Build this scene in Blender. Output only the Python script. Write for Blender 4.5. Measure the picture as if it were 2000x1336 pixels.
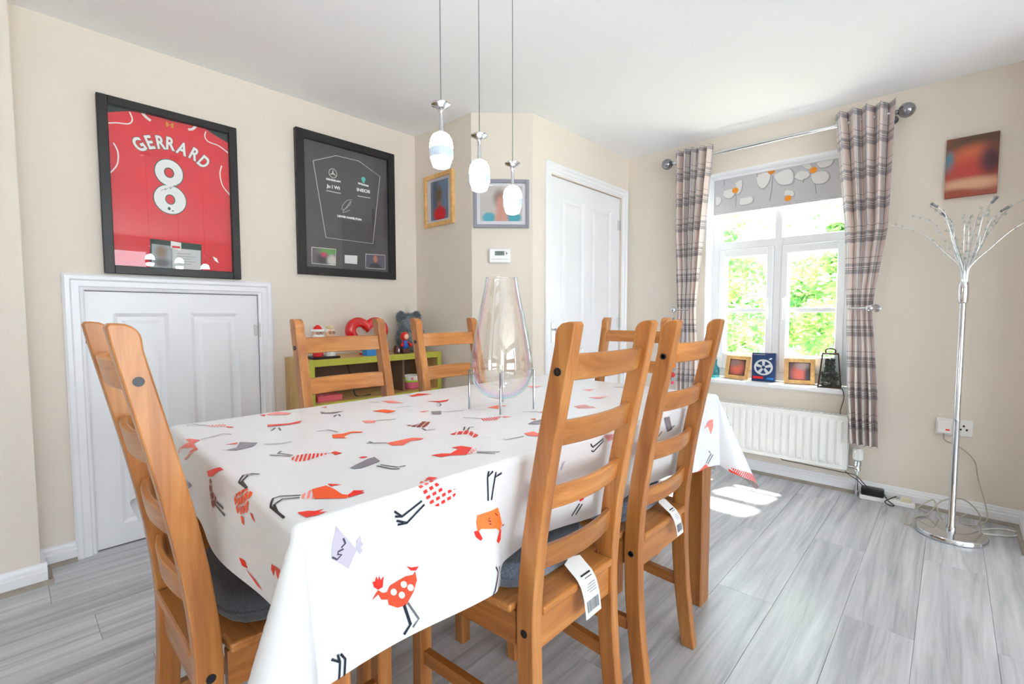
import bpy, bmesh, math, random
from math import sin, cos, pi, radians, sqrt, atan2, hypot
from mathutils import Vector, Matrix, geometry
random.seed(7)
for o in list(bpy.data.objects): bpy.data.objects.remove(o)
scene = bpy.context.scene
COL = scene.collection

SKY, SUN, EXPO, LAMP = 9.0, 60.0, -0.15, 80.0      # daylight strengths, exposure, glow of the lit lamp glass
WALLC = (226, 217, 206)
# ------------------------------------------------------------ camera
cam = bpy.data.cameras.new('camera'); cam_o = bpy.data.objects.new('camera', cam); COL.objects.link(cam_o)
cam.sensor_fit = 'HORIZONTAL'; cam.sensor_width = 36.0; cam.lens = 922.7 / 2000 * 36.0
cam.clip_start = .02; cam.clip_end = 200
_y, _p, _r = radians(42.888), radians(-3.277), radians(-0.072)
_f = Vector((-sin(_y)*cos(_p), cos(_y)*cos(_p), sin(_p))); _rt = Vector((cos(_y), sin(_y), 0)); _u = _rt.cross(_f)
_r2 = _rt*cos(_r) + _u*sin(_r); _u2 = -_rt*sin(_r) + _u*cos(_r)
cam_o.matrix_world = Matrix(((_r2.x, _u2.x, -_f.x, 0), (_r2.y, _u2.y, -_f.y, 0), (_r2.z, _u2.z, -_f.z, 1.05), (0, 0, 0, 1)))
scene.camera = cam_o
# ------------------------------------------------------------ world, sun, portals, exposure
world = bpy.data.worlds.new('sky'); scene.world = world; world.use_nodes = True
bg = world.node_tree.nodes['Background']; bg.inputs['Color'].default_value = (.78, .90, 1.0, 1); bg.inputs['Strength'].default_value = SKY
sun = bpy.data.lights.new('sun', 'SUN'); sun.energy = SUN; sun.angle = radians(2.5); sun.color = (1, .95, .86)
sun_o = bpy.data.objects.new('sun', sun); COL.objects.link(sun_o)
sun_o.rotation_euler = Vector((.13, .45, .88)).to_track_quat('Z', 'Y').to_euler()
def portal(name, loc, rot, sx, sy):
    l = bpy.data.lights.new(name, 'AREA'); l.shape = 'RECTANGLE'; l.size = sx; l.size_y = sy; l.cycles.is_portal = True
    o = bpy.data.objects.new(name, l); COL.objects.link(o); o.location = loc; o.rotation_euler = rot
portal('daylight_window', (-.857, 3.64, 1.31), (radians(-90), 0, 0), .85, 1.42)
portal('portal_added_fill_window', (2.2, -2.0, 1.45), (radians(90), 0, 0), 1.0, 1.1)  # sky portal of the window added behind the viewpoint for fill
portal('daylight_patio_glazing', (3.92, .1, 1.06), (0, radians(90), 0), 2.1, 3.0)
vs = scene.view_settings; vs.view_transform = 'Standard'; vs.look = 'None'; vs.gamma = 1; vs.use_curve_mapping = False
vs.exposure = EXPO
scene.render.film_transparent = False
scene.cycles.max_bounces = 14; scene.cycles.diffuse_bounces = 8; scene.cycles.transparent_max_bounces = 24

# ------------------------------------------------------------ helpers
def lin(c):
    return tuple((v/255/12.92) if v/255 <= .04045 else ((v/255+.055)/1.055)**2.4 for v in c) + (1,)
MATS = {}
def newmat(name):
    m = bpy.data.materials.new(name); m.use_nodes = True; nt = m.node_tree; b = nt.nodes['Principled BSDF']; MATS[name] = m
    return m, nt, b
def pm(name, col, rough=.5, metal=0., spec=.5, bump=0., bscale=200., vary=0., vscale=3., coat=0., emit=None, sheen=0.):
    m, nt, b = newmat(name)
    b.inputs['Base Color'].default_value = lin(col); b.inputs['Roughness'].default_value = rough; b.inputs['Metallic'].default_value = metal
    b.inputs['Specular IOR Level'].default_value = spec; b.inputs['Coat Weight'].default_value = coat; b.inputs['Sheen Weight'].default_value = sheen
    if emit: b.inputs['Emission Color'].default_value = lin(col); b.inputs['Emission Strength'].default_value = emit
    tc = nt.nodes.new('ShaderNodeTexCoord')
    if vary:
        n = nt.nodes.new('ShaderNodeTexNoise'); n.inputs['Scale'].default_value = vscale; n.inputs['Detail'].default_value = 5
        nt.links.new(tc.outputs['Object'], n.inputs['Vector'])
        r = nt.nodes.new('ShaderNodeValToRGB'); c = lin(col)
        r.color_ramp.elements[0].position = .3; r.color_ramp.elements[1].position = .7
        r.color_ramp.elements[0].color = tuple(min(1, x*(1-vary)) for x in c[:3]) + (1,); r.color_ramp.elements[1].color = tuple(min(1, x*(1+vary)) for x in c[:3]) + (1,)
        nt.links.new(n.outputs['Fac'], r.inputs['Fac']); nt.links.new(r.outputs['Color'], b.inputs['Base Color'])
    if bump:
        n = nt.nodes.new('ShaderNodeTexNoise'); n.inputs['Scale'].default_value = bscale; n.inputs['Detail'].default_value = 3
        nt.links.new(tc.outputs['Object'], n.inputs['Vector'])
        bp = nt.nodes.new('ShaderNodeBump'); bp.inputs['Strength'].default_value = bump; bp.inputs['Distance'].default_value = .002
        nt.links.new(n.outputs['Fac'], bp.inputs['Height']); nt.links.new(bp.outputs['Normal'], b.inputs['Normal'])
    return m
def wood(name, dark, mid, light, scale, rough=.4, rnd=.25, knots=True, coat=.15):
    m, nt, b = newmat(name); L = nt.links; N = nt.nodes
    tc = N.new('ShaderNodeTexCoord'); oi = N.new('ShaderNodeObjectInfo')
    off = N.new('ShaderNodeMath'); off.operation = 'MULTIPLY'; off.inputs[1].default_value = 37.0; L.new(oi.outputs['Random'], off.inputs[0])
    add = N.new('ShaderNodeVectorMath'); add.operation = 'ADD'; L.new(tc.outputs['Object'], add.inputs[0]); L.new(off.outputs[0], add.inputs[1])
    mp = N.new('ShaderNodeMapping'); mp.inputs['Scale'].default_value = scale; L.new(add.outputs[0], mp.inputs['Vector'])
    n = N.new('ShaderNodeTexNoise'); n.inputs['Scale'].default_value = 1.0; n.inputs['Detail'].default_value = 7; n.inputs['Distortion'].default_value = .6; n.inputs['Roughness'].default_value = .62
    L.new(mp.outputs[0], n.inputs['Vector'])
    r = N.new('ShaderNodeValToRGB'); e = r.color_ramp.elements; e[0].position = .28; e[0].color = lin(dark); e[1].position = .72; e[1].color = lin(light)
    k = e.new(.5); k.color = lin(mid); L.new(n.outputs['Fac'], r.inputs['Fac'])
    hv = N.new('ShaderNodeHueSaturation'); L.new(r.outputs['Color'], hv.inputs['Color'])
    mr = N.new('ShaderNodeMapRange'); mr.inputs['To Min'].default_value = 1-rnd; mr.inputs['To Max'].default_value = 1+rnd*.6; L.new(oi.outputs['Random'], mr.inputs['Value']); L.new(mr.outputs[0], hv.inputs['Value'])
    out = hv.outputs['Color']
    if knots:
        vo = N.new('ShaderNodeTexVoronoi'); vo.inputs['Scale'].default_value = .33; L.new(mp.outputs[0], vo.inputs['Vector'])
        kr = N.new('ShaderNodeValToRGB'); kr.color_ramp.elements[0].position = .015; kr.color_ramp.elements[0].color = (1, 1, 1, 1); kr.color_ramp.elements[1].position = .06; kr.color_ramp.elements[1].color = (0, 0, 0, 1)
        L.new(vo.outputs['Distance'], kr.inputs['Fac'])
        mx = N.new('ShaderNodeMix'); mx.data_type = 'RGBA'; L.new(kr.outputs['Color'], mx.inputs['Factor']); L.new(out, mx.inputs['A']); mx.inputs['B'].default_value = lin(tuple(v*.55 for v in dark)); out = mx.outputs['Result']
    L.new(out, b.inputs['Base Color']); b.inputs['Roughness'].default_value = rough; b.inputs['Coat Weight'].default_value = coat; b.inputs['Coat Roughness'].default_value = .25
    bp = N.new('ShaderNodeBump'); bp.inputs['Strength'].default_value = .12; bp.inputs['Distance'].default_value = .001; L.new(n.outputs['Fac'], bp.inputs['Height']); L.new(bp.outputs['Normal'], b.inputs['Normal'])
    return m
def schlick(nt, f0):
    # reflectance of a thin pane, the same from either side
    N = nt.nodes; L = nt.links; lw = N.new('ShaderNodeLayerWeight'); lw.inputs['Blend'].default_value = .5
    pw_ = N.new('ShaderNodeMath'); pw_.operation = 'POWER'; L.new(lw.outputs['Facing'], pw_.inputs[0]); pw_.inputs[1].default_value = 5
    mr = N.new('ShaderNodeMapRange'); mr.inputs['To Min'].default_value = f0; mr.inputs['To Max'].default_value = 1; L.new(pw_.outputs[0], mr.inputs['Value']); return mr.outputs[0]
def clear(name, tint=(255, 255, 255), ior=1.5, rough=0., boost=1.0):
    m, nt, b = newmat(name); N = nt.nodes; L = nt.links; N.remove(b)
    tr = N.new('ShaderNodeBsdfTransparent'); tr.inputs['Color'].default_value = lin(tint)
    gl = N.new('ShaderNodeBsdfGlossy'); gl.inputs['Roughness'].default_value = rough
    mx = N.new('ShaderNodeMixShader'); L.new(schlick(nt, ((ior-1)/(ior+1))**2*boost), mx.inputs[0]); L.new(tr.outputs[0], mx.inputs[1]); L.new(gl.outputs[0], mx.inputs[2])
    L.new(mx.outputs[0], N['Material Output'].inputs['Surface'])
    return m
def photo(name, bgc, blobs, rough=.35):
    # soft out-of-focus picture: blobs = (cx, cz, rx, rz, colour, softness) in the object's own x/z
    m, nt, b = newmat(name); N = nt.nodes; L = nt.links
    tc = N.new('ShaderNodeTexCoord'); sp = N.new('ShaderNodeSeparateXYZ'); L.new(tc.outputs['Object'], sp.inputs[0])
    col = None
    for cx, cz, rx, rz, c, soft in blobs:
        terms = []
        for ax, cc, rr in ((0, cx, rx), (2, cz, rz)):
            s = N.new('ShaderNodeMath'); s.operation = 'SUBTRACT'; L.new(sp.outputs[ax], s.inputs[0]); s.inputs[1].default_value = cc
            d = N.new('ShaderNodeMath'); d.operation = 'DIVIDE'; L.new(s.outputs[0], d.inputs[0]); d.inputs[1].default_value = rr
            q = N.new('ShaderNodeMath'); q.operation = 'MULTIPLY'; L.new(d.outputs[0], q.inputs[0]); L.new(d.outputs[0], q.inputs[1]); terms.append(q)
        a = N.new('ShaderNodeMath'); a.operation = 'ADD'; L.new(terms[0].outputs[0], a.inputs[0]); L.new(terms[1].outputs[0], a.inputs[1])
        sq = N.new('ShaderNodeMath'); sq.operation = 'SQRT'; L.new(a.outputs[0], sq.inputs[0])
        mr = N.new('ShaderNodeMapRange'); mr.interpolation_type = 'SMOOTHSTEP'; mr.inputs['From Min'].default_value = 1+soft; mr.inputs['From Max'].default_value = 1-soft; L.new(sq.outputs[0], mr.inputs['Value'])
        mx = N.new('ShaderNodeMix'); mx.data_type = 'RGBA'; L.new(mr.outputs[0], mx.inputs['Factor']); mx.inputs['B'].default_value = lin(c)
        if col is None: mx.inputs['A'].default_value = lin(bgc)
        else: L.new(col, mx.inputs['A'])
        col = mx.outputs['Result']
    L.new(col, b.inputs['Base Color']); b.inputs['Roughness'].default_value = rough
    return m

class MB:
    def __init__(s): s.v = []; s.f = []; s.mi = []; s.uv = None
    def add(s, vs, fs, mi=0):
        n = len(s.v); s.v += [tuple(p) for p in vs]; s.f += [tuple(i+n for i in f) for f in fs]; s.mi += [mi]*len(fs); return s
    def box(s, x0, x1, y0, y1, z0, z1, b=0., mi=0):
        x0, x1 = min(x0, x1), max(x0, x1); y0, y1 = min(y0, y1), max(y0, y1); z0, z1 = min(z0, z1), max(z0, z1)
        if b <= 0:
            vs = [(x, y, z) for x in (x0, x1) for y in (y0, y1) for z in (z0, z1)]
            return s.add(vs, [(0, 1, 3, 2), (4, 6, 7, 5), (0, 4, 5, 1), (2, 3, 7, 6), (0, 2, 6, 4), (1, 5, 7, 3)], mi)
        c = ((x0+x1)/2, (y0+y1)/2, (z0+z1)/2); h = ((x1-x0)/2, (y1-y0)/2, (z1-z0)/2); b = min(b, min(h)*.95)
        vs = []; idx = {}
        for sx in (-1, 1):
            for sy in (-1, 1):
                for sz in (-1, 1):
                    for a in range(3):
                        p = [c[k]+(sx, sy, sz)[k]*(h[k]-(0 if k == a else b)) for k in range(3)]
                        idx[(sx, sy, sz, a)] = len(vs); vs.append(tuple(p))
        I = lambda sg, a: idx[tuple(sg)+(a,)]
        fs = []
        for a in range(3):
            o = [k for k in range(3) if k != a]
            for sa in (-1, 1):
                q = []
                for u, w in ((-1, -1), (1, -1), (1, 1), (-1, 1)):
                    sg = [0, 0, 0]; sg[a] = sa; sg[o[0]] = u; sg[o[1]] = w; q.append(I(sg, a))
                fs.append(tuple(q))
            for u in (-1, 1):
                for w in (-1, 1):
                    sg = [0, 0, 0]; sg[o[0]] = u; sg[o[1]] = w; s1 = list(sg); s2 = list(sg); s1[a] = -1; s2[a] = 1
                    fs.append((I(s1, o[0]), I(s2, o[0]), I(s2, o[1]), I(s1, o[1])))
        for sx in (-1, 1):
            for sy in (-1, 1):
                for sz in (-1, 1): fs.append(tuple(I((sx, sy, sz), a) for a in range(3)))
        return s.add(vs, fs, mi)
    def tube(s, pts, r, n=8, closed=False, mi=0):
        P = [Vector(p) for p in pts]; m = len(P); R = r if isinstance(r, (list, tuple)) else [r]*m
        up = None; vs = []
        for i in range(m):
            if closed: t = (P[(i+1) % m]-P[i-1]).normalized()
            else: t = (P[min(i+1, m-1)]-P[max(i-1, 0)]).normalized()
            if up is None: up = t.orthogonal().normalized()
            else:
                up = up-t*up.dot(t); up = up.normalized() if up.length > 1e-6 else t.orthogonal().normalized()
            bi = t.cross(up)
            for k in range(n): a = 2*pi*k/n; vs.append(P[i]+(up*cos(a)+bi*sin(a))*R[i])
        fs = []
        for i in range(m if closed else m-1):
            j = (i+1) % m
            for k in range(n): fs.append((i*n+k, i*n+(k+1) % n, j*n+(k+1) % n, j*n+k))
        if not closed: fs += [tuple(range(n))[::-1], tuple((m-1)*n+k for k in range(n))]
        return s.add(vs, fs, mi)
    def lathe(s, prof, n=24, c=(0, 0, 0), axis='z', mi=0):
        vs = []; fs = []
        for r, z in prof:
            for k in range(n):
                a = 2*pi*k/n; x, y = r*cos(a), r*sin(a)
                q = {'z': (x, y, z), 'y': (x, z, y), 'x': (z, x, y)}[axis]; vs.append((q[0]+c[0], q[1]+c[1], q[2]+c[2]))
        for i in range(len(prof)-1):
            for k in range(n): fs.append((i*n+k, i*n+(k+1) % n, (i+1)*n+(k+1) % n, (i+1)*n+k))
        if prof[0][0] > 1e-5: fs.append(tuple(range(n))[::-1])
        if prof[-1][0] > 1e-5: fs.append(tuple((len(prof)-1)*n+k for k in range(n)))
        return s.add(vs, fs, mi)
    def prism(s, poly, d0, d1, plane='xz', mi=0):
        # extrude a 2D outline along the third axis
        n = len(poly)
        def q(p, d): return {'xz': (p[0], d, p[1]), 'yz': (d, p[0], p[1]), 'xy': (p[0], p[1], d)}[plane]
        vs = [q(p, d0) for p in poly]+[q(p, d1) for p in poly]
        fs = [tuple(range(n))[::-1], tuple(range(n, 2*n))]+[(i, (i+1) % n, n+(i+1) % n, n+i) for i in range(n)]
        return s.add(vs, fs, mi)
    def grid(s, nu, nv, fn, mi=0, uvf=None):
        vs = [fn(i/nu, j/nv) for i in range(nu+1) for j in range(nv+1)]
        fs = [(i*(nv+1)+j, (i+1)*(nv+1)+j, (i+1)*(nv+1)+j+1, i*(nv+1)+j+1) for i in range(nu) for j in range(nv)]
        if uvf: s.uv = [uvf(i/nu, j/nv) for i in range(nu+1) for j in range(nv+1)]
        return s.add(vs, fs, mi)
    def ball(s, c, r, n=12, m=8, mi=0):
        rr = r if isinstance(r, (tuple, list)) else (r, r, r)
        vs = [(c[0], c[1], c[2]-rr[2])]; fs = []
        for i in range(1, m):
            t = -pi/2+pi*i/m
            for k in range(n): a = 2*pi*k/n; vs.append((c[0]+rr[0]*cos(t)*cos(a), c[1]+rr[1]*cos(t)*sin(a), c[2]+rr[2]*sin(t)))
        vs.append((c[0], c[1], c[2]+rr[2])); L = len(vs)-1
        for k in range(n): fs.append((0, 1+(k+1) % n, 1+k)); fs.append((L, 1+(m-2)*n+k, 1+(m-2)*n+(k+1) % n))
        for i in range(m-2):
            for k in range(n): a = 1+i*n; fs.append((a+k, a+(k+1) % n, a+n+(k+1) % n, a+n+k))
        return s.add(vs, fs, mi)
    def build(s, name, mat, parent=None, smooth=None, recalc=True, loc=None, rotz=None):
        me = bpy.data.meshes.new(name); me.from_pydata(s.v, [], s.f)
        for m in (mat if isinstance(mat, (list, tuple)) else [mat]): me.materials.append(MATS[m] if isinstance(m, str) else m)
        if len(me.materials) > 1: me.polygons.foreach_set('material_index', s.mi)
        if s.uv:
            ul = me.uv_layers.new(name='UVMap'); vi = [0]*len(me.loops); me.loops.foreach_get('vertex_index', vi)
            ul.data.foreach_set('uv', [c for i in vi for c in s.uv[i]])
        if recalc:
            bm = bmesh.new(); bm.from_mesh(me); bmesh.ops.recalc_face_normals(bm, faces=bm.faces); bm.to_mesh(me); bm.free()
        if smooth: me.shade_smooth(); me.set_sharp_from_angle(angle=radians(smooth))
        o = bpy.data.objects.new(name, me); COL.objects.link(o)
        if parent: o.parent = parent
        if loc: o.location = loc
        if rotz is not None: o.rotation_euler = (0, 0, rotz)
        return o
def tag(o, label, cat, group=None):
    o['label'] = label; o['category'] = cat
    if group: o['group'] = group
    return o
def thing(name, label, cat, loc=(0, 0, 0), rotz=0., group=None):
    o = bpy.data.objects.new(name, None); COL.objects.link(o); o.location = loc; o.rotation_euler = (0, 0, rotz); o.empty_display_size = .05
    return tag(o, label, cat, group)
def struct(o): o['kind'] = 'structure'; return o
def structE(name, loc=(0, 0, 0), rotz=0.):
    o = bpy.data.objects.new(name, None); COL.objects.link(o); o.location = loc; o.rotation_euler = (0, 0, rotz); o.empty_display_size = .05; return struct(o)
def dup(root, loc, rotz, label=None):
    r = root.copy(); COL.objects.link(r); r.location = loc; r.rotation_euler = (0, 0, rotz)
    if label: r['label'] = label
    for ch in list(root.children):
        c = ch.copy(); COL.objects.link(c); c.parent = r
        for g in list(ch.children):
            d = g.copy(); COL.objects.link(d); d.parent = c
    return r
def smooth_path(pts, k=6):
    P = [Vector(p) for p in pts]; out = []
    for i in range(len(P)-1):
        a, b, c, d = P[max(i-1, 0)], P[i], P[i+1], P[min(i+2, len(P)-1)]
        for j in range(k):
            t = j/k; out.append(.5*((2*b)+(c-a)*t+(2*a-5*b+4*c-d)*t*t+(3*b-a-3*c+d)*t**3))
    out.append(P[-1]); return out
def pl(table, z):
    # smooth piecewise interpolation of a small (z, value) table
    if z <= table[0][0]: return table[0][1]
    for (a, va), (b, vb) in zip(table, table[1:]):
        if z <= b: t = (z-a)/(b-a); return va+(vb-va)*t
    return table[-1][1]
def text_mb(txt, size, off=0., depth=.0006):
    cu = bpy.data.curves.new('txt', 'FONT'); cu.body = txt; cu.size = size; cu.align_x = 'CENTER'; cu.align_y = 'CENTER'; cu.offset = off; cu.extrude = depth; cu.resolution_u = 6
    o = bpy.data.objects.new('txt', cu); COL.objects.link(o); bpy.context.view_layer.update()
    me = bpy.data.meshes.new_from_object(o.evaluated_get(bpy.context.evaluated_depsgraph_get()))
    mb = MB(); mb.add([tuple(v.co) for v in me.vertices], [tuple(p.vertices) for p in me.polygons])
    bpy.data.objects.remove(o); bpy.data.curves.remove(cu); bpy.data.meshes.remove(me)
    return mb
def text_on(mb, cx, cz, y, rot=0., sx=1., sz=1.):
    # lay text geometry (x right, y up) onto a plane facing -y
    c, s = cos(rot), sin(rot); out = MB()
    out.add([(cx+(c*v[0]*sx-s*v[1]*sz), y-v[2], cz+(s*v[0]*sx+c*v[1]*sz)) for v in mb.v], mb.f); return out
def ribbon(pts, w, y, th=.0006):
    # flat line print in x/z at depth y (facing -y)
    mb = MB(); P = [Vector((p[0], p[1])) for p in pts]; L = []; R = []
    for i in range(len(P)):
        t = (P[min(i+1, len(P)-1)]-P[max(i-1, 0)]).normalized(); n = Vector((-t.y, t.x))*w/2; L.append(P[i]+n); R.append(P[i]-n)
    poly = [tuple(p) for p in L]+[tuple(p) for p in R[::-1]]; n = len(P)
    vs = [(p.x, y, p.y) for p in L]+[(p.x, y, p.y) for p in R]+[(p.x, y-th, p.y) for p in L]+[(p.x, y-th, p.y) for p in R]
    fs = []
    for i in range(n-1): fs += [(i, i+1, n+i+1, n+i), (2*n+i, 2*n+i+1, 3*n+i+1, 3*n+i), (i, i+1, 2*n+i+1, 2*n+i), (n+i, n+i+1, 3*n+i+1, 3*n+i)]
    return mb.add(vs, fs)
def sm2(pts, k=5): return [(p.x, p.y) for p in smooth_path([(a, b, 0) for a, b in pts], k)]

# ------------------------------------------------------------ materials
pm('wall_paint', WALLC, .75, bump=.05, bscale=300); pm('ceiling_paint', (246, 247, 250), .8, bump=.04, bscale=150)
pm('white_gloss', (236, 237, 241), .28, vary=.015); pm('white_plastic', (238, 238, 236), .3); pm('upvc', (240, 241, 244), .25)
pm('scotia', (150, 142, 130), .5, vary=.12, vscale=20)
wood('laminate', (156, 158, 162), (190, 192, 197), (214, 216, 221), (26, 1.3, 26), rough=.27, rnd=.09, knots=False, coat=.2)
wood('pine_z', (138, 80, 36), (172, 110, 54), (198, 140, 80), (26, 26, 2.2), rough=.32)
wood('pine_x', (142, 84, 38), (176, 114, 56), (202, 144, 82), (2.2, 26, 26), rough=.32)
wood('pine_y', (132, 76, 34), (164, 102, 48), (190, 130, 70), (26, 2.2, 26), rough=.32)
wood('oak_frame', (190, 144, 84), (212, 168, 106), (228, 190, 130), (20, 20, 20), rough=.4, knots=False)
wood('cabinet_wood', (176, 140, 84), (196, 160, 102), (212, 178, 122), (20, 20, 2), rough=.45, knots=False, rnd=.08)
pm('cabinet_inside', (120, 98, 78), .6, vary=.08, vscale=8); pm('lime_paint', (178, 178, 62), .5, vary=.06, vscale=14)
pm('black_frame', (22, 22, 24), .42); pm('frame_backing', (30, 52, 50), .7); pm('charcoal_backing', (74, 73, 76), .7)
pm('chrome', (214, 216, 220), .09, metal=1.); pm('dark_chrome', (150, 152, 158), .16, metal=1.); pm('bolt_black', (24, 28, 36), .35)
clear('pane'); clear('window_glass', (255, 255, 255)); clear('clear_glass', (240, 246, 246), boost=1.4); clear('teal_glass', (120, 200, 205), boost=1.5)
pm('shirt_red', (205, 24, 44), .65, vary=.05, vscale=5, sheen=.2); pm('print_white', (236, 240, 238), .5); pm('print_outline', (48, 84, 80), .5)
pm('gold_print', (206, 140, 40), .45); pm('paper_white', (232, 232, 230), .6); pm('card_grey', (205, 208, 208), .6); pm('ink', (40, 42, 48), .6); pm('ink_grey', (130, 134, 142), .6)
pm('green_card', (24, 62, 54), .6); pm('teal_print', (70, 196, 186), .5); pm('line_white', (210, 206, 200), .5)
pm('cream_plastic', (226, 218, 190), .4); pm('black_plastic', (20, 20, 21), .38); pm('cable_grey', (176, 170, 156), .5); pm('cable_dark', (54, 50, 46), .5); pm('red_switch', (224, 40, 36), .35)
pm('cushion_dark', (72, 74, 80), .9, bump=.9, bscale=420, vary=.35, vscale=260, sheen=.3); pm('cushion_blue', (116, 130, 150), .9, bump=.9, bscale=420, vary=.35, vscale=260, sheen=.3)
CLOTHC = (232, 233, 236)
pm('oilcloth', CLOTHC, .3, spec=.45, bump=.05, bscale=60)
for k, c in dict(P=(244, 138, 132), R=(226, 40, 30), g=(108, 110, 118), K=(34, 34, 40), B=(26, 34, 52), S=(234, 98, 82), G=(134, 130, 142), O=(234, 84, 32), D=(140, 40, 32), A=(250, 122, 58), L=(196, 190, 208), k=(70, 68, 86), E=(206, 70, 38), W=CLOTHC, Q=(250, 190, 200)).items(): pm('hen_'+k, c, .32)
pm('radiator_white', (238, 239, 236), .3); pm('red_glaze', (196, 14, 20), .12, coat=.6); pm('plush_grey', (112, 122, 128), .95, bump=1., bscale=160, vary=.35, vscale=70, sheen=.5)
pm('toy_red', (206, 24, 24), .4); pm('toy_blue', (40, 96, 190), .4); pm('toy_skin', (236, 190, 160), .5); pm('toy_white', (236, 234, 230), .6); pm('toy_brown', (82, 44, 30), .5); pm('toy_black', (26, 24, 26), .5); pm('toy_beige', (206, 190, 150), .6)
pm('bowl_pink', (236, 120, 150), .35); pm('bowl_green', (170, 200, 60), .35); pm('box_blue', (36, 120, 190), .4); pm('pink_box', (216, 96, 110), .5)
pm('box_navy', (26, 52, 96), .35); pm('alloy', (190, 192, 196), .3, metal=.6); pm('bronze', (84, 62, 50), .4, metal=.7)
pm('leaf_dark', (40, 58, 44), .6, vary=.5, vscale=60); pm('bead_orange', (240, 120, 30), .2); pm('bead_red', (200, 40, 44), .2); pm('bead_purple', (110, 30, 60), .2); pm('bead_grey', (150, 156, 160), .2); pm('bead_blue', (50, 70, 110), .2); pm('bead_pink', (226, 60, 110), .2)
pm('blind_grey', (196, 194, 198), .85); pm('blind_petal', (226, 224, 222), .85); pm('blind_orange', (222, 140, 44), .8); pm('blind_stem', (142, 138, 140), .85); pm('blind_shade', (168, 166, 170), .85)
pm('lcd', (104, 122, 112), .25); pm('grey_frame', (138, 138, 150), .45); pm('mount_board', (226, 224, 232), .7)
pm('grass', (176, 186, 150), .9, vary=.3, vscale=2); pm('patio_stone', (226, 222, 214), .85, vary=.1, vscale=3); pm('bark', (96, 78, 60), .9, vary=.2, vscale=10)
m, nt, b = newmat('leaf'); b.inputs['Base Color'].default_value = lin((112, 168, 70)); b.inputs['Roughness'].default_value = .5
_oi = nt.nodes.new('ShaderNodeTexCoord'); _n = nt.nodes.new('ShaderNodeTexNoise'); _n.inputs['Scale'].default_value = 5; nt.links.new(_oi.outputs['Object'], _n.inputs['Vector'])
_r = nt.nodes.new('ShaderNodeValToRGB'); _r.color_ramp.elements[0].position = .35; _r.color_ramp.elements[0].color = lin((92, 156, 88)); _r.color_ramp.elements[1].position = .65; _r.color_ramp.elements[1].color = lin((180, 206, 130)); nt.links.new(_n.outputs['Fac'], _r.inputs['Fac']); nt.links.new(_r.outputs['Color'], b.inputs['Base Color'])
_t = nt.nodes.new('ShaderNodeBsdfTranslucent'); nt.links.new(_r.outputs['Color'], _t.inputs['Color']); _m = nt.nodes.new('ShaderNodeMixShader'); _m.inputs[0].default_value = .45
nt.links.new(b.outputs[0], _m.inputs[1]); nt.links.new(_t.outputs[0], _m.inputs[2]); nt.links.new(_m.outputs[0], nt.nodes['Material Output'].inputs['Surface'])
# lit lamp glass
m, nt, b = newmat('lamp_glass'); b.inputs['Base Color'].default_value = lin((240, 246, 252)); b.inputs['Roughness'].default_value = .15; b.inputs['Emission Color'].default_value = (.93, .97, 1, 1); b.inputs['Emission Strength'].default_value = LAMP
m, nt, b = newmat('lamp_band'); b.inputs['Base Color'].default_value = lin((168, 184, 204)); b.inputs['Roughness'].default_value = .12; b.inputs['Emission Color'].default_value = (.8, .9, 1, 1); b.inputs['Emission Strength'].default_value = .35
# iridescent vase glass: thin-film tint of the reflection, clear body
m, nt, b = newmat('iridescent_glass'); N = nt.nodes; L = nt.links; N.remove(b)
lw = N.new('ShaderNodeLayerWeight'); lw.inputs['Blend'].default_value = .4
rp = N.new('ShaderNodeValToRGB'); e = rp.color_ramp.elements; e[0].position = .05; e[0].color = (1, .95, .85, 1); e[1].position = .95; e[1].color = (.75, .85, 1, 1)
for p_, c_ in ((.22, (1, .86, .62, 1)), (.38, (1, .66, .82, 1)), (.54, (.62, .7, 1, 1)), (.70, (.6, 1, .95, 1)), (.82, (1, .95, .7, 1))): k_ = e.new(p_); k_.color = c_
L.new(lw.outputs['Facing'], rp.inputs['Fac'])
gl = N.new('ShaderNodeBsdfGlossy'); gl.inputs['Roughness'].default_value = .02; L.new(rp.outputs['Color'], gl.inputs['Color'])
tr = N.new('ShaderNodeBsdfTransparent'); tr.inputs['Color'].default_value = (.97, .97, .985, 1)
mx = N.new('ShaderNodeMixShader'); L.new(schlick(nt, .21), mx.inputs[0]); L.new(tr.outputs[0], mx.inputs[1]); L.new(gl.outputs[0], mx.inputs[2]); L.new(mx.outputs[0], N['Material Output'].inputs['Surface'])
# woven plaid curtain cloth on the fabric's own UV (metres)
m, nt, b = newmat('plaid'); N = nt.nodes; L = nt.links; b.inputs['Roughness'].default_value = .9; b.inputs['Sheen Weight'].default_value = .2
uvn = N.new('ShaderNodeUVMap'); uvn.uv_map = 'UVMap'; sp = N.new('ShaderNodeSeparateXYZ'); L.new(uvn.outputs[0], sp.inputs[0])
def bands(axis, period, stops):
    d = N.new('ShaderNodeMath'); d.operation = 'DIVIDE'; L.new(sp.outputs[axis], d.inputs[0]); d.inputs[1].default_value = period
    f = N.new('ShaderNodeMath'); f.operation = 'FRACT'; L.new(d.outputs[0], f.inputs[0])
    r = N.new('ShaderNodeValToRGB'); r.color_ramp.interpolation = 'CONSTANT'; el = r.color_ramp.elements
    el[0].position = stops[0][0]; el[0].color = lin(stops[0][1]); el[1].position = stops[1][0]; el[1].color = lin(stops[1][1])
    for p, c in stops[2:]: q = el.new(p); q.color = lin(c)
    L.new(f.outputs[0], r.inputs['Fac']); return r.outputs['Color']
lt, gy, dk, wh, pk = (252, 248, 246), (199, 196, 201), (153, 149, 156), (255, 255, 253), (241, 229, 224)
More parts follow.
